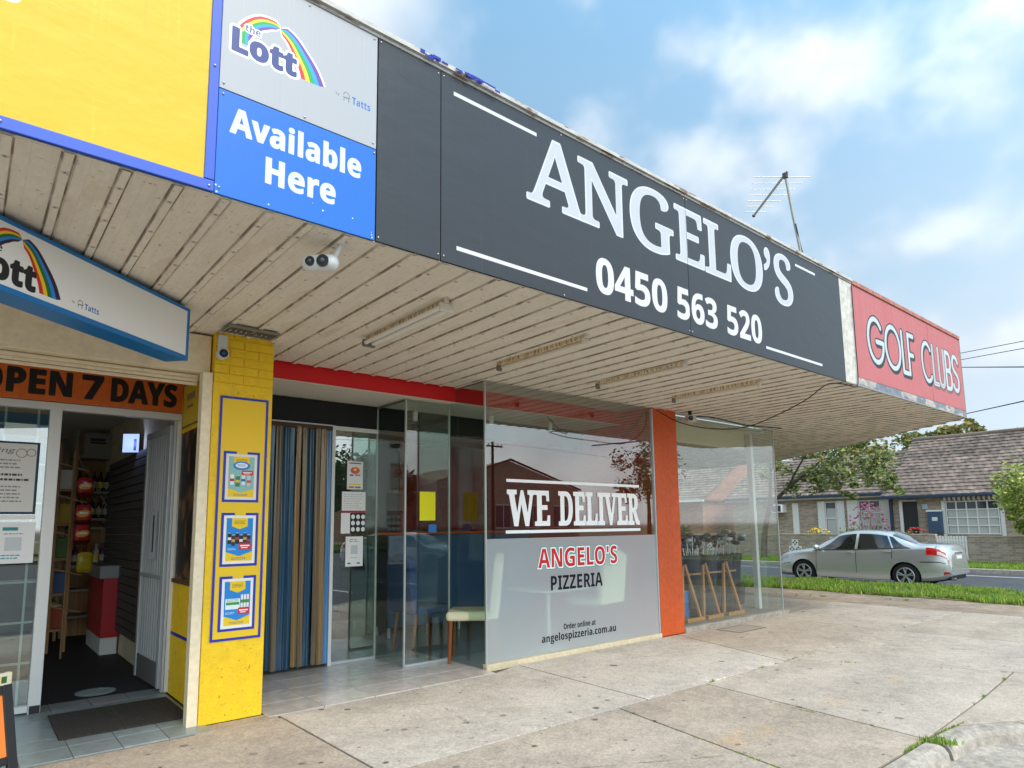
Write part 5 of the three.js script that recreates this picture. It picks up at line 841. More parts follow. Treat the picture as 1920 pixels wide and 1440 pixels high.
function makeCar(name, label, paint, pos, turn) {
  const c = thing(name, label, 'car', pos, turn);
  const body = part(c, 'body', carBody, paint), dark = mat(0x0c0d0f, .08, { clearcoat: 1, clearcoatRoughness: .03 }), trim = mat(0x101113, .5);
  part(c, 'underbody', BB(-2.0, 2.0, .2, .5, -.62, .62), mat(0x08080a, .9));
  const side = (x0, x1, s0, s1, off, sg, nu = 16, nv = 4) => { const g = gridGeo(nu, nv, (u, v) => { const x = mixf(x0, x1, u), [z, y] = secAt(x, mixf(s0, s1, v)); return [x, y, sg * (z + off)]; }); return sg > 0 ? flip(g) : g; };
  for (const sg of [-1, 1]) {
    const wg = (xb0, xb1, xt0, xt1) => { const g = gridGeo(14, 5, (u, v) => { const x = mixf(mixf(xb0, xb1, u), mixf(xt0, xt1, u), v), [z, y] = secAt(x, mixf(9.08, 10.86, v)); return [x, y, sg * (z + .004)]; }); return sg > 0 ? flip(g) : g; };
    part(c, 'side_window', wg(-.10, 1.0, -.10, .36), dark); part(c, 'side_window', wg(-1.02, -.17, -.86, -.17), dark); part(c, 'quarter_window', wg(-1.42, -1.06, -1.0, -.90), dark);
    part(c, 'window_trim', side(-1.45, 1.03, 8.9, 9.06, .005, sg, 30, 1), trim);
    for (const x of [-.14, .92]) part(c, 'door_gap', side(x, x + .014, 2.6, 8.8, .0015, sg, 1, 12), trim);
    part(c, 'door_gap', side(-1.025, -1.011, 6.0, 8.8, .0015, sg, 1, 8), trim);
    for (const x of [.02, -.93]) { const h = part(c, 'door_handle', B(.17, .03, .03, 0, 0, 0, .012), paint); const [z, y] = secAt(x, 8.1); h.position.set(x, y - .015, sg * (z + .012)); }
    const tl = part(c, 'tail_lamp', side(-2.235, -1.80, 6.9, 9.0, .006, sg, 10, 6), mat(0xb80f14, .12, { clearcoat: 1 })); part(tl, 'reverse_lamp', side(-2.2, -2.03, 7.2, 8.0, .010, sg, 4, 3), mat(0xd8d4cf, .15));
    part(c, 'headlamp', side(1.78, 2.19, 7.2, 9.0, .006, sg, 10, 6), mat(0xaeb4b8, .08, { clearcoat: 1 }));
    part(c, 'waist_trim', side(-1.45, 1.03, 8.78, 8.88, .004, sg, 30, 1), M.chrome); part(c, 'boot_gap', side(-2.0, -1.988, 8.95, 10.6, .003, sg, 1, 6), trim); part(c, 'bumper_gap', side(-2.25, -1.66, 5.35, 5.5, .002, sg, 8, 1), trim); part(c, 'bumper_gap', side(1.68, 2.2, 5.35, 5.5, .002, sg, 8, 1), trim); part(c, 'side_repeater', side(1.02, 1.10, 6.4, 6.8, .003, sg, 2, 1), mat(0xd08a2a, .3));
    part(c, 'sill_skirt', side(-.93, .93, 2.0, 3.4, .008, sg, 12, 3), paint);
    const mir = new THREE.SphereGeometry(.1, 14, 10); mir.scale(.75, .75, 1.05); mir.translate(.86, 1.0, sg * .96); const mr = part(c, 'wing_mirror', mir, paint); part(mr, 'mirror_foot', rod([.86, .95, sg * .82], [.86, .97, sg * .93], .02), trim);
    part(c, 'bumper_reflector', side(-2.24, -2.13, 2.9, 3.6, .006, sg, 4, 2), mat(0x9a1015, .2));
    for (const x of [1.3, -1.3]) {
      const prof = [[.19, -.10], [.285, -.105], [.312, -.085], [.318, 0], [.312, .085], [.285, .105], [.19, .10]].map(([r, y]) => new THREE.Vector2(r, y));
      const w = part(c, 'wheel', new THREE.CylinderGeometry(.20, .20, .12, 28).rotateX(Math.PI / 2), mat(0x1b1b1d, .6)); w.position.set(x, .318, sg * .755);
      part(w, 'tyre', new THREE.LatheGeometry(prof, 36).rotateX(Math.PI / 2), mat(0x141414, .85));
      const rimM = mat(0xa9acb0, .28, { metalness: .8 }), o = sg * .1;
      const rim = [new THREE.TorusGeometry(.2, .017, 8, 40).translate(0, 0, o), new THREE.CylinderGeometry(.055, .055, .03, 20).rotateX(Math.PI / 2).translate(0, 0, o * .86)];
      for (let k = 0; k < 5; k++) { const a = k / 5 * 6.283 + .3; for (const d of [-.17, .17]) rim.push(rod([Math.cos(a) * .04, Math.sin(a) * .04, o * .86], [Math.cos(a + d) * .2, Math.sin(a + d) * .2, o], .017, 6)); }
      part(w, 'rim', merge(rim), rimM);
    }
  }
  const topGlass = (x0, x1) => flip(gridGeo(14, 16, (u, v) => { const x = mixf(x0, x1, u), a = (v * 2 - 1), s = 14 - Math.abs(a) * 2.85, [z, y] = secAt(x, s); return [x, y + .005, Math.sign(a) * z]; }));
  part(c, 'windscreen', flip(topGlass(.44, 1.02)), dark); part(c, 'rear_window', flip(topGlass(-1.55, -.98)), dark);
  part(c, 'number_plate', BB(-2.262, -2.25, .72, .83, -.19, .19, .004), mat(0xd6d8da, .5)); part(c, 'boot_handle', BB(-2.258, -2.235, .87, .905, -.3, .3, .008), M.chrome);
  for (const z of [-.5]) part(c, 'exhaust', new THREE.CylinderGeometry(.035, .035, .2, 12).rotateZ(Math.PI / 2).translate(-2.2, .27, z), M.chrome);
  part(c, 'rear_valance', BB(-2.22, -2.05, .24, .36, -.55, .55, .03), trim);
  part(c, 'antenna_stub', rod([-.75, 1.43, 0], [-.95, 1.52, 0], .008), trim);
  return c;
}
makeCar('silver_car', 'silver four door sedan parked along the side street', mat(0xb9bdbb, .26, { metalness: .6, clearcoat: 1, clearcoatRoughness: .03 }), [19.15, -.135, -7.78], Math.PI / 2);
makeCar('white_car', 'white four door sedan parked on the main road opposite the pizzeria', mat(0xd4d4d2, .3, { clearcoat: 1, clearcoatRoughness: .05 }), [13.6, -.12, 9.2], 1.1);
// ---------------------------------------------------------------- trees and shrubs
function leafCloud(blobs, size, cols, seed, flat = .5) {
  const s0 = seedState; seedState = seed; const pos = [], col = [], nor = [];
  const v = new THREE.Vector3(), u = new THREE.Vector3(), w = new THREE.Vector3(), c = new THREE.Color();
  for (const [bx, by, bz, rx, ry, rz, n] of blobs) {
    const sub = []; const ns = Math.max(4, Math.round(n / 90)); for (let i = 0; i < ns; i++) { v.set(rr(-1, 1), rr(-1, 1), rr(-1, 1)); if (v.length() > 1) v.normalize(); v.multiplyScalar(.82); sub.push([v.x, v.y, v.z, rr(.22, .46)]); }
    for (let i = 0; i < n; i++) {
      const q = sub[Math.floor(rnd() * ns)]; v.set(rr(-1, 1), rr(-1, 1), rr(-1, 1)).normalize().multiplyScalar(q[3] * Math.pow(rnd(), .45));
      const px = bx + (q[0] + v.x) * rx, py = by + (q[1] + v.y) * ry, pz = bz + (q[2] + v.z) * rz, s = size * rr(.6, 1.35);
      u.set(rr(-1, 1), rr(-1, 1) * flat, rr(-1, 1)).normalize(); w.set(rr(-1, 1), rr(-1, .3), rr(-1, 1)).cross(u).normalize();
      const a = u.clone().multiplyScalar(s), b = w.clone().multiplyScalar(s * .5), nn = w.clone().cross(u).normalize();
      const P = [[-a.x, -a.y, -a.z], [b.x, b.y, b.z], [a.x, a.y, a.z], [-b.x, -b.y, -b.z]];
      c.set(cols[Math.floor(rnd() * cols.length)]); const k = rr(.75, 1.25);
      for (const t of [0, 1, 2, 0, 2, 3]) { pos.push(px + P[t][0], py + P[t][1], pz + P[t][2]); nor.push(nn.x, nn.y, nn.z); col.push(c.r * k, c.g * k, c.b * k); }
    }
  }
  seedState = s0; const g = new THREE.BufferGeometry(); g.setAttribute('position', new THREE.Float32BufferAttribute(pos, 3)); g.setAttribute('normal', new THREE.Float32BufferAttribute(nor, 3)); g.setAttribute('color', new THREE.Float32BufferAttribute(col, 3)); return g;
}
M.leaf = mat(0xffffff, .75, { vertexColors: true, side: THREE.DoubleSide, transmission: .25, thickness: 0 });
M.bark = mat(0xffffff, .95, { map: dataTex(64, 256, (u, v) => { const n = fbm(u * 12, v * 6, 3, 4, 12); return [.34 * (.5 + n), .28 * (.5 + n), .22 * (.5 + n)]; }, true, .5, 1), bumpMap: fine, bumpScale: .02 });
function tree(name, label, pos, limbs, blobs, size, cols, seed, group, cat = 'tree') {
  const t = thing(name, label, cat, pos, 0, group);
  part(t, 'trunk', merge(limbs.map(([pts, r0, r1]) => { const C = new THREE.CatmullRomCurve3(pts.map((p) => new THREE.Vector3(...p))), n = 10, g = new THREE.TubeGeometry(C, n, 1, 8, false), P = g.attributes.position, Q = C.getSpacedPoints(n); for (let i = 0; i <= n; i++) { const q = C.getPointAt(i / n), r = mixf(r0, r1, i / n); for (let j = 0; j <= 8; j++) { const k = i * 9 + j; P.setXYZ(k, q.x + (P.getX(k) - q.x) * r, q.y + (P.getY(k) - q.y) * r, q.z + (P.getZ(k) - q.z) * r); } } return g; })), M.bark);
  const cr = part(t, 'crown', leafCloud(blobs, size, cols, seed), M.leaf); return t;
}
const GREEN = ['#6b7d3c', '#7d8f48', '#5a6d38', '#939b58', '#728440', '#a09a58'], DEEP = ['#466638', '#53753e', '#3b5a32', '#628145'], OLIVE = ['#837f3a', '#948842', '#6b7032', '#a08e48', '#606d36'], LIME = ['#a3b048', '#b4be58', '#889a48', '#c4c96c', '#7f9240'];
tree('street_tree', 'small street tree with drooping sprays in front of the brick house', [26, .02, -14.6], [[[[0, 0, 0], [.05, 1.2, .1], [-.1, 2.3, .5]], .14, .10], [[[-.1, 2.3, .5], [-.1, 3.0, 1.4], [0, 3.9, 2.6]], .09, .04], [[[-.1, 2.3, .5], [.2, 3.4, .4], [.2, 4.8, .6]], .08, .03], [[[0, 3.5, 2.0], [-.1, 3.4, 3.2], [0, 3.1, 4.4]], .045, .015], [[[-.05, 3.0, 1.3], [-.3, 3.9, 2.0], [-.3, 4.9, 2.8]], .05, .02]],
  [[0, 3.75, 3.95, 1.0, 1.15, 1.45, 2100], [0, 3.45, 2.0, .8, .9, 1.0, 800], [.1, 5.1, 3.2, 1.1, .8, 1.5, 900], [.1, 5.2, .8, 1.3, 1.1, 1.5, 900], [0, 3.5, .7, .8, .9, .9, 420], [0, 2.75, 5.0, .5, .5, .5, 300], [0, 2.75, 3.6, .5, .35, .6, 260]], .085, GREEN, 501);
tree('clipped_bush', 'rounded yellow green shrub at the end of the house fence', [27.3, .02, -5.85], [[[[0, 0, 0], [0, .9, 0], [.05, 1.7, .1]], .09, .05]], [[0, 2.55, .1, .85, .95, 1.0, 3600], [.1, 1.5, .15, .6, .55, .7, 1400]], .07, LIME, 502, undefined, 'shrub');
for (const [z, y, r, s] of [[-17.5, 5.3, 2.2, 503], [-14.6, 5.6, 2.1, 504], [-12.3, 5.9, 1.9, 505], [-9.9, 5.2, 1.8, 506], [-5.4, 5.2, 1.9, 507], [-21, 6, 2.6, 508]]) tree('garden_tree', 'olive green tree rising behind the ridge of the tiled roof', [45, .1, z], [[[[0, 0, 0], [.1, 2, 0], [0, y - .6, 0]], .2, .1]], [[0, y, 0, r, r * .75, r * .85, 1900]], .16, s % 2 ? OLIVE : DEEP.concat(OLIVE), s, 'trees behind the tiled roof');
// ---------------------------------------------------------------- the house over the side street
const brickTex = (r, g, b, m) => dataTex(256, 256, (u, v) => { const row = Math.floor(v * 12), a = u * 4 + (row % 2) * .5, f = a - Math.floor(a), q = v * 12 - row, id = hash(Math.floor(a) % 4, row, 3), mort = (f < .035 || q < .10) ? 1 : 0, k = .88 + .22 * id + .16 * (fbm(u * 40, v * 40, 3, 3, 40) - .5); return mort ? [m, m * .95, m * .87] : [r * k, g * k, b * k]; }, true, .96, 1.03);
M.brick = mat(0xffffff, .9, { map: brickTex(.63, .57, .50, .70) }); M.brickTan = mat(0xffffff, .9, { map: brickTex(.74, .62, .53, .74) }); M.brickRed = mat(0xffffff, .9, { map: brickTex(.62, .41, .33, .66) });
M.navy = mat(0x2c3c52, .5); M.trimWhite = mat(0xe2e0da, .55); M.pane = mat(0x3b4750, .06); M.curtain = mat(0xb9bbb6, .9);
const tileM = mat(0xffffff, .8, { map: dataTex(512, 256, (u, v) => { const id = hash(Math.floor(u * 40), Math.floor(v * 22), 5), n = fbm(u * 90, v * 40, 4, 3, 90), p = fbm(u * 7, v * 7, 8, 4, 7); const k = .70 + .28 * id + .4 * (n - .5) + .35 * (p - .5); return [.52 * k, .455 * k, .41 * k]; }, true, 12, 6.6) });
// courses of concrete tiles on a roof plane that runs along z and rises from (x0, y0) to (x1, y1)
function roofTiles(x0, y0, x1, y1, za, zb) {
  const L = Math.hypot(x1 - x0, y1 - y0), n = Math.round(L / .3), dx = (x1 - x0) / n, dy = (y1 - y0) / n, nx = -(y1 - y0) / L, ny = (x1 - x0) / L, out = [];
  const W = Math.abs(zb - za), nz = Math.round(W / .075), pos = [], uv = [], idx = [];
  for (let i = 0; i < n; i++) { const base = pos.length / 3; for (let e = 0; e < 3; e++) { const t = e === 0 ? 0 : e === 1 ? 0 : 1.02, lift = e === 0 ? 0 : e === 1 ? .045 : .012; for (let j = 0; j <= nz; j++) { const z = mixf(za, zb, j / nz), wv = e ? .016 * Math.abs(Math.sin(j * Math.PI / 4 + (i % 2) * .8)) : 0; pos.push(x0 + dx * (i + t) + nx * (lift + wv), y0 + dy * (i + t) + ny * (lift + wv), z); uv.push(-z, (i + t) * .3); } } for (let e = 0; e < 2; e++) for (let j = 0; j < nz; j++) { const a = base + e * (nz + 1) + j, b = a + nz + 1; idx.push(a, a + 1, b, a + 1, b + 1, b); } }
  let g = new THREE.BufferGeometry(); g.setAttribute('position', new THREE.Float32BufferAttribute(pos, 3)); g.setAttribute('uv', new THREE.Float32BufferAttribute(uv, 2)); g.setIndex(idx); g = g.toNonIndexed(); g.computeVertexNormals(); return g;
}
{
  const Hs = thing('brick_house', 'brown brick house with a tiled roof and white window frames', 'house', [31, .1, 0]);
  part(Hs, 'wall', uvBox(BB(0, 8, 0, 2.55, -2.2, -11.35)), M.brick); part(Hs, 'wall', uvBox(BB(.9, 8, 0, 2.7, -11.36, -19.5)), M.brick);
  const rf = part(Hs, 'roof', roofTiles(-.35, 2.50, 4.1, 5.3, -2, -11.6), tileM); rf.userData.label = 'grey brown concrete tiles in courses';
  part(rf, 'gutter', BB(-.47, -.33, 2.40, 2.52, -2, -11.65, .02), M.navy); part(rf, 'soffit', BB(-.33, .0, 2.42, 2.44, -2, -11.6), M.trimWhite); part(rf, 'ridge', new THREE.CylinderGeometry(.11, .11, 9.6, 10).rotateX(Math.PI / 2).translate(4.1, 5.34, -6.8), tileM);
  part(rf, 'gable', new THREE.ExtrudeGeometry(new THREE.Shape([[-.3, 2.5], [4.1, 5.25], [8.4, 2.5]].map((p) => new THREE.Vector2(...p))), { depth: .12, bevelEnabled: false }).translate(0, 0, -11.55), M.brick); part(rf, 'back_slope', roofTiles(8.5, 2.5, 4.1, 5.3, -11.6, -2), tileM);
  const rl = part(Hs, 'roof', roofTiles(.55, 2.72, 4.1, 4.85, -11.6, -19.8), tileM); part(rl, 'gutter', BB(.42, .56, 2.62, 2.74, -11.66, -19.8, .02), M.navy); part(rl, 'fascia', BB(.57, .9, 2.55, 2.62, -11.6, -19.8), M.trimWhite); part(rl, 'hip', rod([.5, 2.8, -13.6], [4.0, 4.95, -16], .07, 8), mat(0x7a4a36, .8));
  const win = (x, z0, z1, y0, y1, cols, rows, shut) => {
    const w = part(Hs, 'window', BB(x - .02, x + .04, y0, y1, z0, z1), M.pane); part(w, 'curtain', BB(x - .026, x - .0215, y0 + .02, y1 - .3, z0 - .04, z1 + .04), M.curtain);
    for (let i = 0; i <= cols; i++) { const z = mixf(z0, z1, i / cols); part(w, 'bar', BB(x - .06, x - .03, y0 - .03, y1 + .03, z - .022, z + .022), M.trimWhite); }
    for (let i = 0; i <= rows; i++) { const y = mixf(y0, y1, i / rows); part(w, 'bar', BB(x - .062, x - .031, y - .022, y + .022, z0, z1), M.trimWhite); }
    if (shut) for (const z of [z0 + .04 + shut / 2, z1 - .04 - shut / 2]) { const s = part(Hs, 'shutter', BB(x - .07, x - .01, y0 - .08, y1 + .05, z - shut / 2, z + shut / 2, .006), M.trimWhite); for (let k = 0; k < 9; k++) part(s, 'louvre', BB(x - .082, x - .071, y0 + .02 + k * (y1 - y0 - .1) / 9, y0 + .08 + k * (y1 - y0 - .1) / 9, z - shut * .38, z + shut * .38), M.trimWhite); }
  };
  win(0, -7.45, -9.22, .92, 2.22, 5, 4, .13);
  for (let k = 0; k < 11; k++) part(Hs, 'scallop', new THREE.CylinderGeometry(.09, .09, .02, 12, 1, false, 0, Math.PI).rotateZ(-Math.PI / 2).rotateX(Math.PI / 2).translate(-.10, 2.34, -7.5 - k * .17), M.trimWhite);
  win(.9, -14.05, -14.55, .85, 2.4, 1, 2, .34); win(.9, -12.1, -13.0, .75, 2.4, 2, 3, .5);
  const d = part(Hs, 'door', BB(-.02, .02, 0, 2.28, -10.3, -10.85), mat(0x23262a, .4)); part(d, 'frame', merge([BB(-.07, .02, 0, 2.34, -10.86, -10.98), BB(-.07, .02, 2.29, 2.34, -10.3, -10.86)]), M.trimWhite); part(d, 'handle', B(.04, .04, .08, -.05, 1.0, -10.4), M.chrome);
  const mb = part(Hs, 'meter_cupboard', BB(-.28, -.02, .95, 1.82, -9.36, -9.86, .01), mat(0x3c526b, .5)); part(mb, 'notice', BB(-.285, -.281, 1.45, 1.6, -9.5, -9.7), M.trimWhite); part(mb, 'cap', BB(-.3, -.0, 1.83, 1.90, -9.33, -9.89), M.trimWhite);
  part(Hs, 'wall_lamp', B(.08, .24, .22, -.05, 2.05, -10.0, .03), mat(0xa9bcc4, .4)); part(Hs, 'corner_post', BB(-.12, -.0, 0, 2.4, -11.25, -11.36), M.navy);
  const ac = part(Hs, 'air_conditioner', BB(.35, .9, 1.95, 2.35, -16.5, -17.15, .02), M.trimWhite); part(ac, 'grille', BB(.338, .349, 2.0, 2.3, -16.55, -17.0), mat(0x3c3f42, .7)); part(Hs, 'shutter', BB(.85, .9, .75, 2.4, -16.2, -15.9), M.trimWhite);
}
{
  const F = thing('brick_fence', 'low brown brick garden fence with white patterned blocks', 'fence', [28.1, .02, 0]);
  const run = (z0, z1, y) => { part(F, 'wall', uvBox(BB(-.11, .11, -.1, y, z0, z1)), M.brick); part(F, 'coping', uvBox(BB(-.13, .13, y, y + .06, z0, z1, .01)), M.brick); };
  run(8, -7.75, .92); run(-8.78, -34, .98);
  const bl = (z, y) => { const b = part(F, 'pattern_block', BB(-.125, -.111, y - .14, y + .14, z - .14, z + .14), M.trimWhite); for (const [dz, dy] of [[0, .075], [0, -.075], [.075, 0], [-.075, 0]]) part(b, 'hole', new THREE.CylinderGeometry(.045, .045, .004, 4).rotateZ(Math.PI / 2).translate(-.1265, y + dy, z + dz), M.black); };
  for (const [z, y] of [[-14.35, .38], [-14.07, .38], [-14.21, .66], [-12.55, .78], [-5.9, .45], [-5.75, .2], [-18.5, .38], [-18.22, .38], [-18.36, .66]]) bl(z, y);
  part(F, 'letter_box', BB(-.14, -.111, .55, .82, -9.0, -9.25), M.trimWhite);
}
{
  const G = thing('picket_gate', 'white picket gate in the brick garden fence', 'gate', [28.05, .04, -8.27]);
  for (let i = 0; i < 11; i++) part(G, 'picket', BB(-.02, .0, .03, .94 + (i % 2) * .015, -.5 + i * .091, -.43 + i * .091, .004), M.trimWhite);
  for (const y of [.22, .76]) part(G, 'rail', BB(.001, .04, y, y + .07, -.5, .48), M.trimWhite);
}
function flowerBush(name, label, pos, r, h, n, leafC, flowC, fn, seed, size = .05) {
  const b = thing(name, label, 'plant', pos); part(b, 'leaves', leafCloud([[0, h, 0, r, h * .8, r, n]], size, leafC, seed), M.leaf); const s0 = seedState; seedState = seed + 7; const fl = []; for (let i = 0; i < fn; i++) { const a = rnd() * 6.28, e = rr(-.2, 1.4), s = new THREE.SphereGeometry(rr(.03, .055), 6, 5); s.translate(Math.cos(a) * Math.cos(e) * r, h + Math.sin(e) * h * .8, Math.sin(a) * Math.cos(e) * r); fl.push(s); } seedState = s0; part(b, 'flowers', merge(fl), mat(flowC, .7)); const st = []; for (let i = 0; i < 6; i++) st.push(rod([0, 0, 0], [Math.cos(i) * r * .6, h, Math.sin(i) * r * .6], .014, 5)); part(b, 'stems', merge(st), M.bark);
}
flowerBush('magnolia', 'bare branched magnolia with pink blossoms in front of the white shutters', [30.2, .1, -12.0], .75, 1.25, 90, ['#7c8a4a', '#8a8a5a'], 0xb04a78, 60, 601, .04);
{ const m = scene.children[scene.children.length - 1]; const tw = []; const s0 = seedState; seedState = 660; for (let i = 0; i < 46; i++) { const a = rr(0, 6.28), e = rr(.5, 1.4), L = rr(1.2, 2.1); tw.push(rod([0, .3, 0], [Math.cos(a) * Math.cos(e) * L * .55, .3 + Math.sin(e) * L * .85, Math.sin(a) * Math.cos(e) * L * .55], .016, 5, .006)); } seedState = s0; part(m, 'twigs', merge(tw), mat(0x8d7a6c, .9)); }
flowerBush('red_geranium', 'geranium with red flowers in front of the house door', [29.6, .1, -10.0], .5, .65, 700, GREEN, 0xb5261f, 26, 602);
flowerBush('yellow_daisies', 'low bush with yellow flowers behind the brick fence', [28.7, .3, -13.5], .55, .55, 800, GREEN, 0xd9b31c, 40, 603);
flowerBush('green_bush', 'low green bush behind the brick fence next to the yellow flowers', [28.8, .3, -12.3], .45, .6, 900, GREEN, 0x7f8a3a, 8, 604);
// ---------------------------------------------------------------- grass and weeds
function grassField(name, label, area, n, h, seed, cols) {
  const s0 = seedState; seedState = seed; const tuft = []; for (let i = 0; i < 5; i++) { const g = new THREE.BufferGeometry(), a = rnd() * 6.28, l = rr(.7, 1.1) * h, lean = rr(.1, .6) * h, w = .006; const c = Math.cos(a), s = Math.sin(a), ox = rr(-.025, .025), oz = rr(-.025, .025); g.setAttribute('position', new THREE.Float32BufferAttribute([ox - s * w, 0, oz + c * w, ox + s * w, 0, oz - c * w, ox + c * lean * .4 + s * w * .6, l * .6, oz + s * lean * .4 - c * w * .6, ox - s * w, 0, oz + c * w, ox + c * lean * .4 + s * w * .6, l * .6, oz + s * lean * .4 - c * w * .6, ox + c * lean, l, oz + s * lean], 3)); g.computeVertexNormals(); tuft.push(g); }
  const im = new THREE.InstancedMesh(mergeGeometries(tuft), mat(0xffffff, .8, { side: THREE.DoubleSide, transmission: .3, thickness: 0 }), n), m = new THREE.Matrix4(), q = new THREE.Quaternion(), e = new THREE.Euler(), c = new THREE.Color();
  for (let i = 0; i < n; i++) { const [x, y, z, k = 1] = area(); e.set(rr(-.1, .1), rnd() * 6.28, rr(-.1, .1)); q.setFromEuler(e); const sc = rr(.6, 1.3) * k; m.compose(new THREE.Vector3(x, y, z), q, new THREE.Vector3(sc, sc * rr(.8, 1.3), sc)); im.setMatrixAt(i, m); c.set(cols[Math.floor(rnd() * cols.length)]); const b = rr(.8, 1.2); c.multiplyScalar(b); im.setColorAt(i, c); }
  seedState = s0; im.name = numbered(name); scene.add(im); im.userData = { label, kind: 'stuff', category: 'grass' };
}
const LAWN = ['#a8a455', '#8a9a3c', '#7fa82a', '#6d9826', '#95b838', '#5c8822', '#a6c044'];
grassField('verge_grass', 'bright green grass on the verge beside the silver car', () => { const z = -2.6 - Math.pow(rnd(), 1.3) * 24, x0 = 15.02 + .1 * Math.sin(z * 2.3) + .08 * Math.sin(z * 5.1); let x = mixf(x0, 17.46, rnd()); for (let k = 0; k < 3 && fbm(x * 1.6, z * 1.6, 4, 3) < .42; k++) x = mixf(x0, 17.46, rnd()); return [x, .006, z, .6 + .9 * fbm(x * 1.1, z * 1.1, 14, 3)]; }, 34000, .075, 701, LAWN);
grassField('house_verge_grass', 'green grass strip under the brick garden fence', () => [rr(25.05, 28.0), .02, rr(-30, 4)], 26000, .09, 702, LAWN);
grassField('opposite_grass', 'green grass strip across the main road', () => [rr(12, 60), .05, rr(27.1, 33)], 30000, .16, 703, LAWN);
// weeds rooted in the footpath joints
{
  const lines = [[[5.5, -3.2], [5.41, -1.88], 16], [[5.2, -3.88], [8.3, -3.88], 22], [[4.3, -3.5], [4.1, -2.3], 8], [[5.36, -1.86], [5.44, -1.72], 60], [[5.4, -1.87], [6.1, -1.82], 26], [[5.0, -1.87], [5.38, -1.87], 16], [[7.4, -3.88], [8.3, -2.1], 8], [[13.2, -5], [13.25, -1.5], 40], [[13.6, -8], [14.9, -3.3], 60], [[8.4, -2.04], [7.0, -1.95], 7]];
  const cl = []; const s1 = seedState; seedState = 733; for (const l of lines) { const n = l[2] > 30 ? 14 : Math.max(3, Math.round(l[2] * .45)); for (let i = 0; i < n; i++) cl.push([l, rnd(), rr(.15, 1), l[2] > 30 ? .05 : .010, l[2] > 50 ? .6 : rr(.16, .42)]); } seedState = s1;
  grassField('joint_weeds', 'small green weeds growing in the joints of the footpath', () => { let c; do c = cl[Math.floor(rnd() * cl.length)]; while (rnd() > c[2]); const l = c[0], L = Math.hypot(l[1][0] - l[0][0], l[1][1] - l[0][1]), t = clamp(c[1] + (rnd() + rnd() - 1) * .07 / L); return [mixf(l[0][0], l[1][0], t) + rr(-c[3], c[3]), -.004, mixf(l[0][1], l[1][1], t) + rr(-c[3], c[3]), c[4]]; }, 560, .055, 704, LAWN);
}
{ const fl = thing('pit_cover', 'square steel pit cover let into the footpath by the golf window', 'pit cover', [8.95, 0, -5.45]); part(fl, 'frame', merge([BB(-.36, .36, .001, .004, -.2, -.175), BB(-.36, .36, .001, .004, .175, .2), BB(-.36, -.335, .001, .004, -.175, .175), BB(.335, .36, .001, .004, -.175, .175)]), mat(0x6a6258, .7)); part(fl, 'lid', uvXZ(BB(-.33, .33, .0005, .0035, -.17, .17)), mat(0x9a9084, .8, { bumpMap: fine, bumpScale: .003 })); }
// overhead wires
const wireM = mat(0x3a3d42, .6);
[['upper of two paired power lines beyond the end of the awning', [30.6, 8.2, -14.6], [22, 6.42, -4.3], 14], ['lower of two paired power lines beyond the end of the awning', [30.6, 7.95, -14.6], [22, 6.22, -4.32], 14], ['thick service wire level with the red golf sign', [30.5, 7.75, -8.4], [20, 5.32, -3.95], 10], ['service wire running to the tiled house roof', [33.5, 6.1, -9.8], [20, 4.48, -4.02], 10]].forEach(([l, a, b, n], i) => { const A = new THREE.Vector3(...a), C = new THREE.Vector3(...b), d = C.clone().sub(A), E = C.clone().addScaledVector(d, .6); solo('power_line', tube([A.toArray(), A.clone().lerp(C, .5).toArray(), C.toArray(), E.toArray()], i > 1 ? .016 : .010, 30), wireM, l, 'wire'); });
{
  const Hn = thing('red_brick_house', 'red brick house farther along the side street', 'house', [32, .1, -21.5]);
  part(Hn, 'wall', uvBox(BB(0, 8, 0, 2.8, 0, -11)), M.brickRed); const rf = part(Hn, 'roof', roofTiles(-.4, 2.75, 4, 5.4, .4, -11.4), tileM); part(rf, 'gutter', BB(-.5, -.38, 2.66, 2.78, .4, -11.4, .02), M.trimWhite); part(rf, 'gable', new THREE.ExtrudeGeometry(new THREE.Shape([[-.3, 2.75], [4, 5.35], [8.3, 2.75]].map((p) => new THREE.Vector2(...p))), { depth: .12, bevelEnabled: false }).translate(0, 0, .1), M.brickRed);
  for (const z of [-2.2, -6, -9]) { const w = part(Hn, 'window', BB(-.04, .04, .9, 2.2, z, z - 1.4), M.pane); part(w, 'frame', merge([BB(-.08, -.041, .82, .9, z + .06, z - 1.46), BB(-.08, -.041, 2.2, 2.28, z + .06, z - 1.46), BB(-.07, -.041, .9, 2.2, z - .67, z - .73)]), M.trimWhite); }
}
for (const [x, z, h, r, s, l] of [[26.3, -21, 3.6, 1.5, 821, 'bushy green tree on the far verge before the red brick house'], [26.5, -33, 4.2, 2.2, 822, 'leafy green tree on the far verge in front of the red brick house'], [30, -46, 5.2, 3.0, 823, 'tall spreading tree past the red brick house'], [21, -62, 6, 4.2, 824, 'large tree closing the view up the side street'], [12, -58, 5.5, 4, 825, 'broad tree behind the shop at the end of the side street'], [16.4, -26, 3.4, 1.6, 826, 'young street tree on the near verge up the side street']]) tree('street_tree', l, [x, .02, z], [[[[0, 0, 0], [.1, h * .5, 0], [0, h, .1]], .16, .07]], [[0, h, 0, r, r * .8, r, 2000]], .14, GREEN, s, 'trees along the side street');
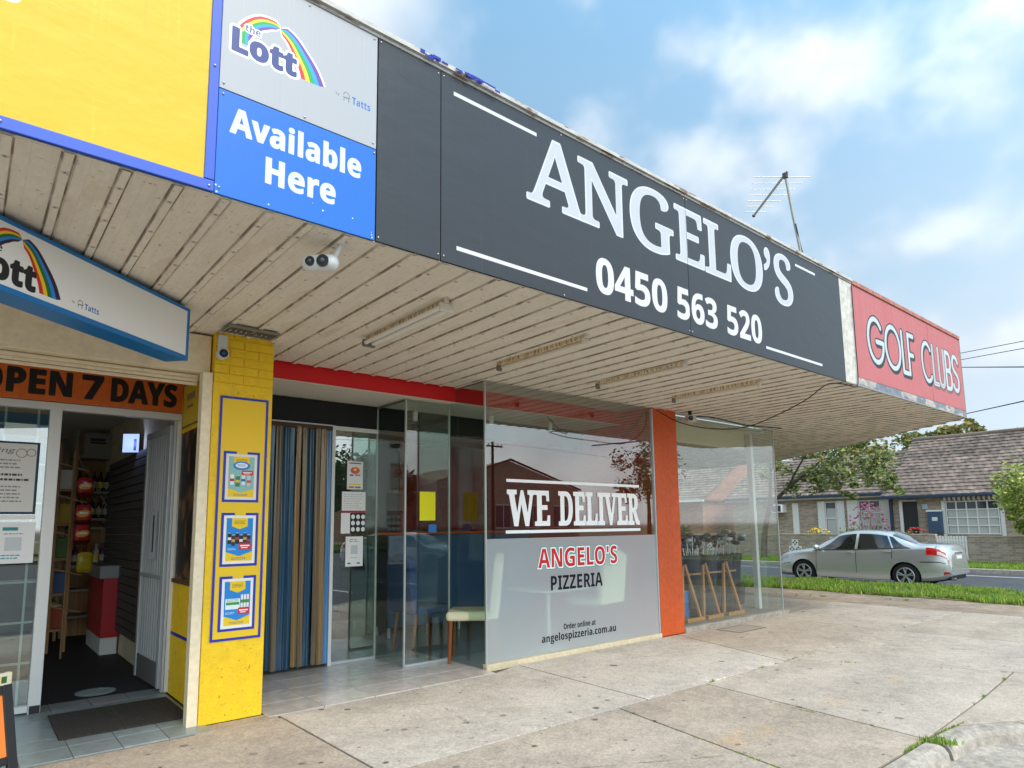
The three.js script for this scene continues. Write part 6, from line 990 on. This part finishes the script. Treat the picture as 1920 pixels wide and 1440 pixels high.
// ---------------------------------------------------------------- across the main road, mirrored in the windows
for (const [x, z, h, r, s] of [[18, 36, 5.2, 2.9, 801], [22, 36, 5.9, 3.1, 802], [25.2, 35.5, 5.4, 2.9, 803], [27.8, 36.5, 4.8, 2.4, 804], [61.5, 37, 7.4, 4.4, 806], [13, 38, 5.2, 3, 808]]) tree('roadside_tree', 'broad dark green tree across the main road', [x, .1, z], [[[[0, 0, 0], [.1, h * .5, 0], [0, h, .2]], .28, .12], [[[0, h * .45, 0], [1, h * .8, .3], [1.6, h, .3]], .1, .04]], [[0, h, 0, r, r * .95, r * .9, 2600]], .22, DEEP, s, 'trees across the main road');
{
  const Bg = thing('gabled_brick_hall', 'brown brick gabled building across the main road', 'building', [44, .2, 40]);
  part(Bg, 'wall', uvBox(new THREE.ExtrudeGeometry(new THREE.Shape([[-9, 0], [-9, 5.6], [-1, 8.0], [9, 5.2], [9, 0]].map((p) => new THREE.Vector2(...p))), { depth: 14, bevelEnabled: false })), M.brickTan);
  part(Bg, 'barge_board', merge([rod([-9.2, 5.65, -.1], [-1, 8.15, -.1], .12, 6), rod([-1, 8.15, -.1], [9.2, 5.25, -.1], .12, 6)]), mat(0x5a3d33, .7));
  for (const x of [-6, -2, 2, 6]) { const w = part(Bg, 'window', BB(x - .9, x + .9, 1.2, 3.4, -.06, .05), M.pane); part(w, 'frame', merge([BB(x - 1, x + 1, 3.4, 3.52, -.12, -.02), BB(x - 1, x + 1, 1.06, 1.2, -.14, -.02), BB(x - .04, x + .04, 1.2, 3.4, -.1, -.061)]), M.trimWhite); }
}
{
  const Bg = thing('low_brick_house', 'low red brick house behind the trees across the main road', 'house', [33.5, .2, 41]);
  part(Bg, 'wall', uvBox(BB(-5, 5, 0, 4.6, 0, 8)), M.brickRed); const rf = part(Bg, 'roof', new THREE.ConeGeometry(7.4, 2.6, 4).rotateY(Math.PI / 4).scale(1.05, 1, .85).translate(0, 5.9, 4), mat(0x6b4a3d, .85)); part(rf, 'gutter', BB(-5.5, 5.5, 4.55, 4.67, -.5, -.36), M.trimWhite);
  for (const x of [-3, 0, 3]) { const w = part(Bg, 'window', BB(x - .6, x + .6, 1, 2.4, -.05, .05), M.pane); part(w, 'frame', BB(x - .7, x + .7, .9, 1, -.1, 0), M.trimWhite); }
}
{
  const P = thing('power_pole', 'timber power pole with a crossarm across the main road', 'power pole', [34, .05, 31.5]);
  part(P, 'pole', cyl(.16, .11, 8.6, 0, 4.3, 0, 12), M.bark); part(P, 'crossarm', B(2.0, .12, .1, 0, 8.2, -.12), M.bark); for (const x of [-.9, -.5, .5, .9]) part(P, 'insulator', cyl(.04, .05, .14, x, 8.33, -.12, 10), mat(0x5c4a40, .4));
  solo('street_power_line', tube([[-30, 8.6, 31.4], [10, 7.9, 31.4], [34, 8.5, 31.4], [60, 7.9, 31.4], [90, 8.6, 31.4]], .012, 60), wireM, 'long power line across the main road on the crossarm pole', 'wire');
}

scene.traverse((o) => { if (o.isMesh) { o.castShadow = true; o.receiveShadow = true; } });
renderer.render(scene, camera);
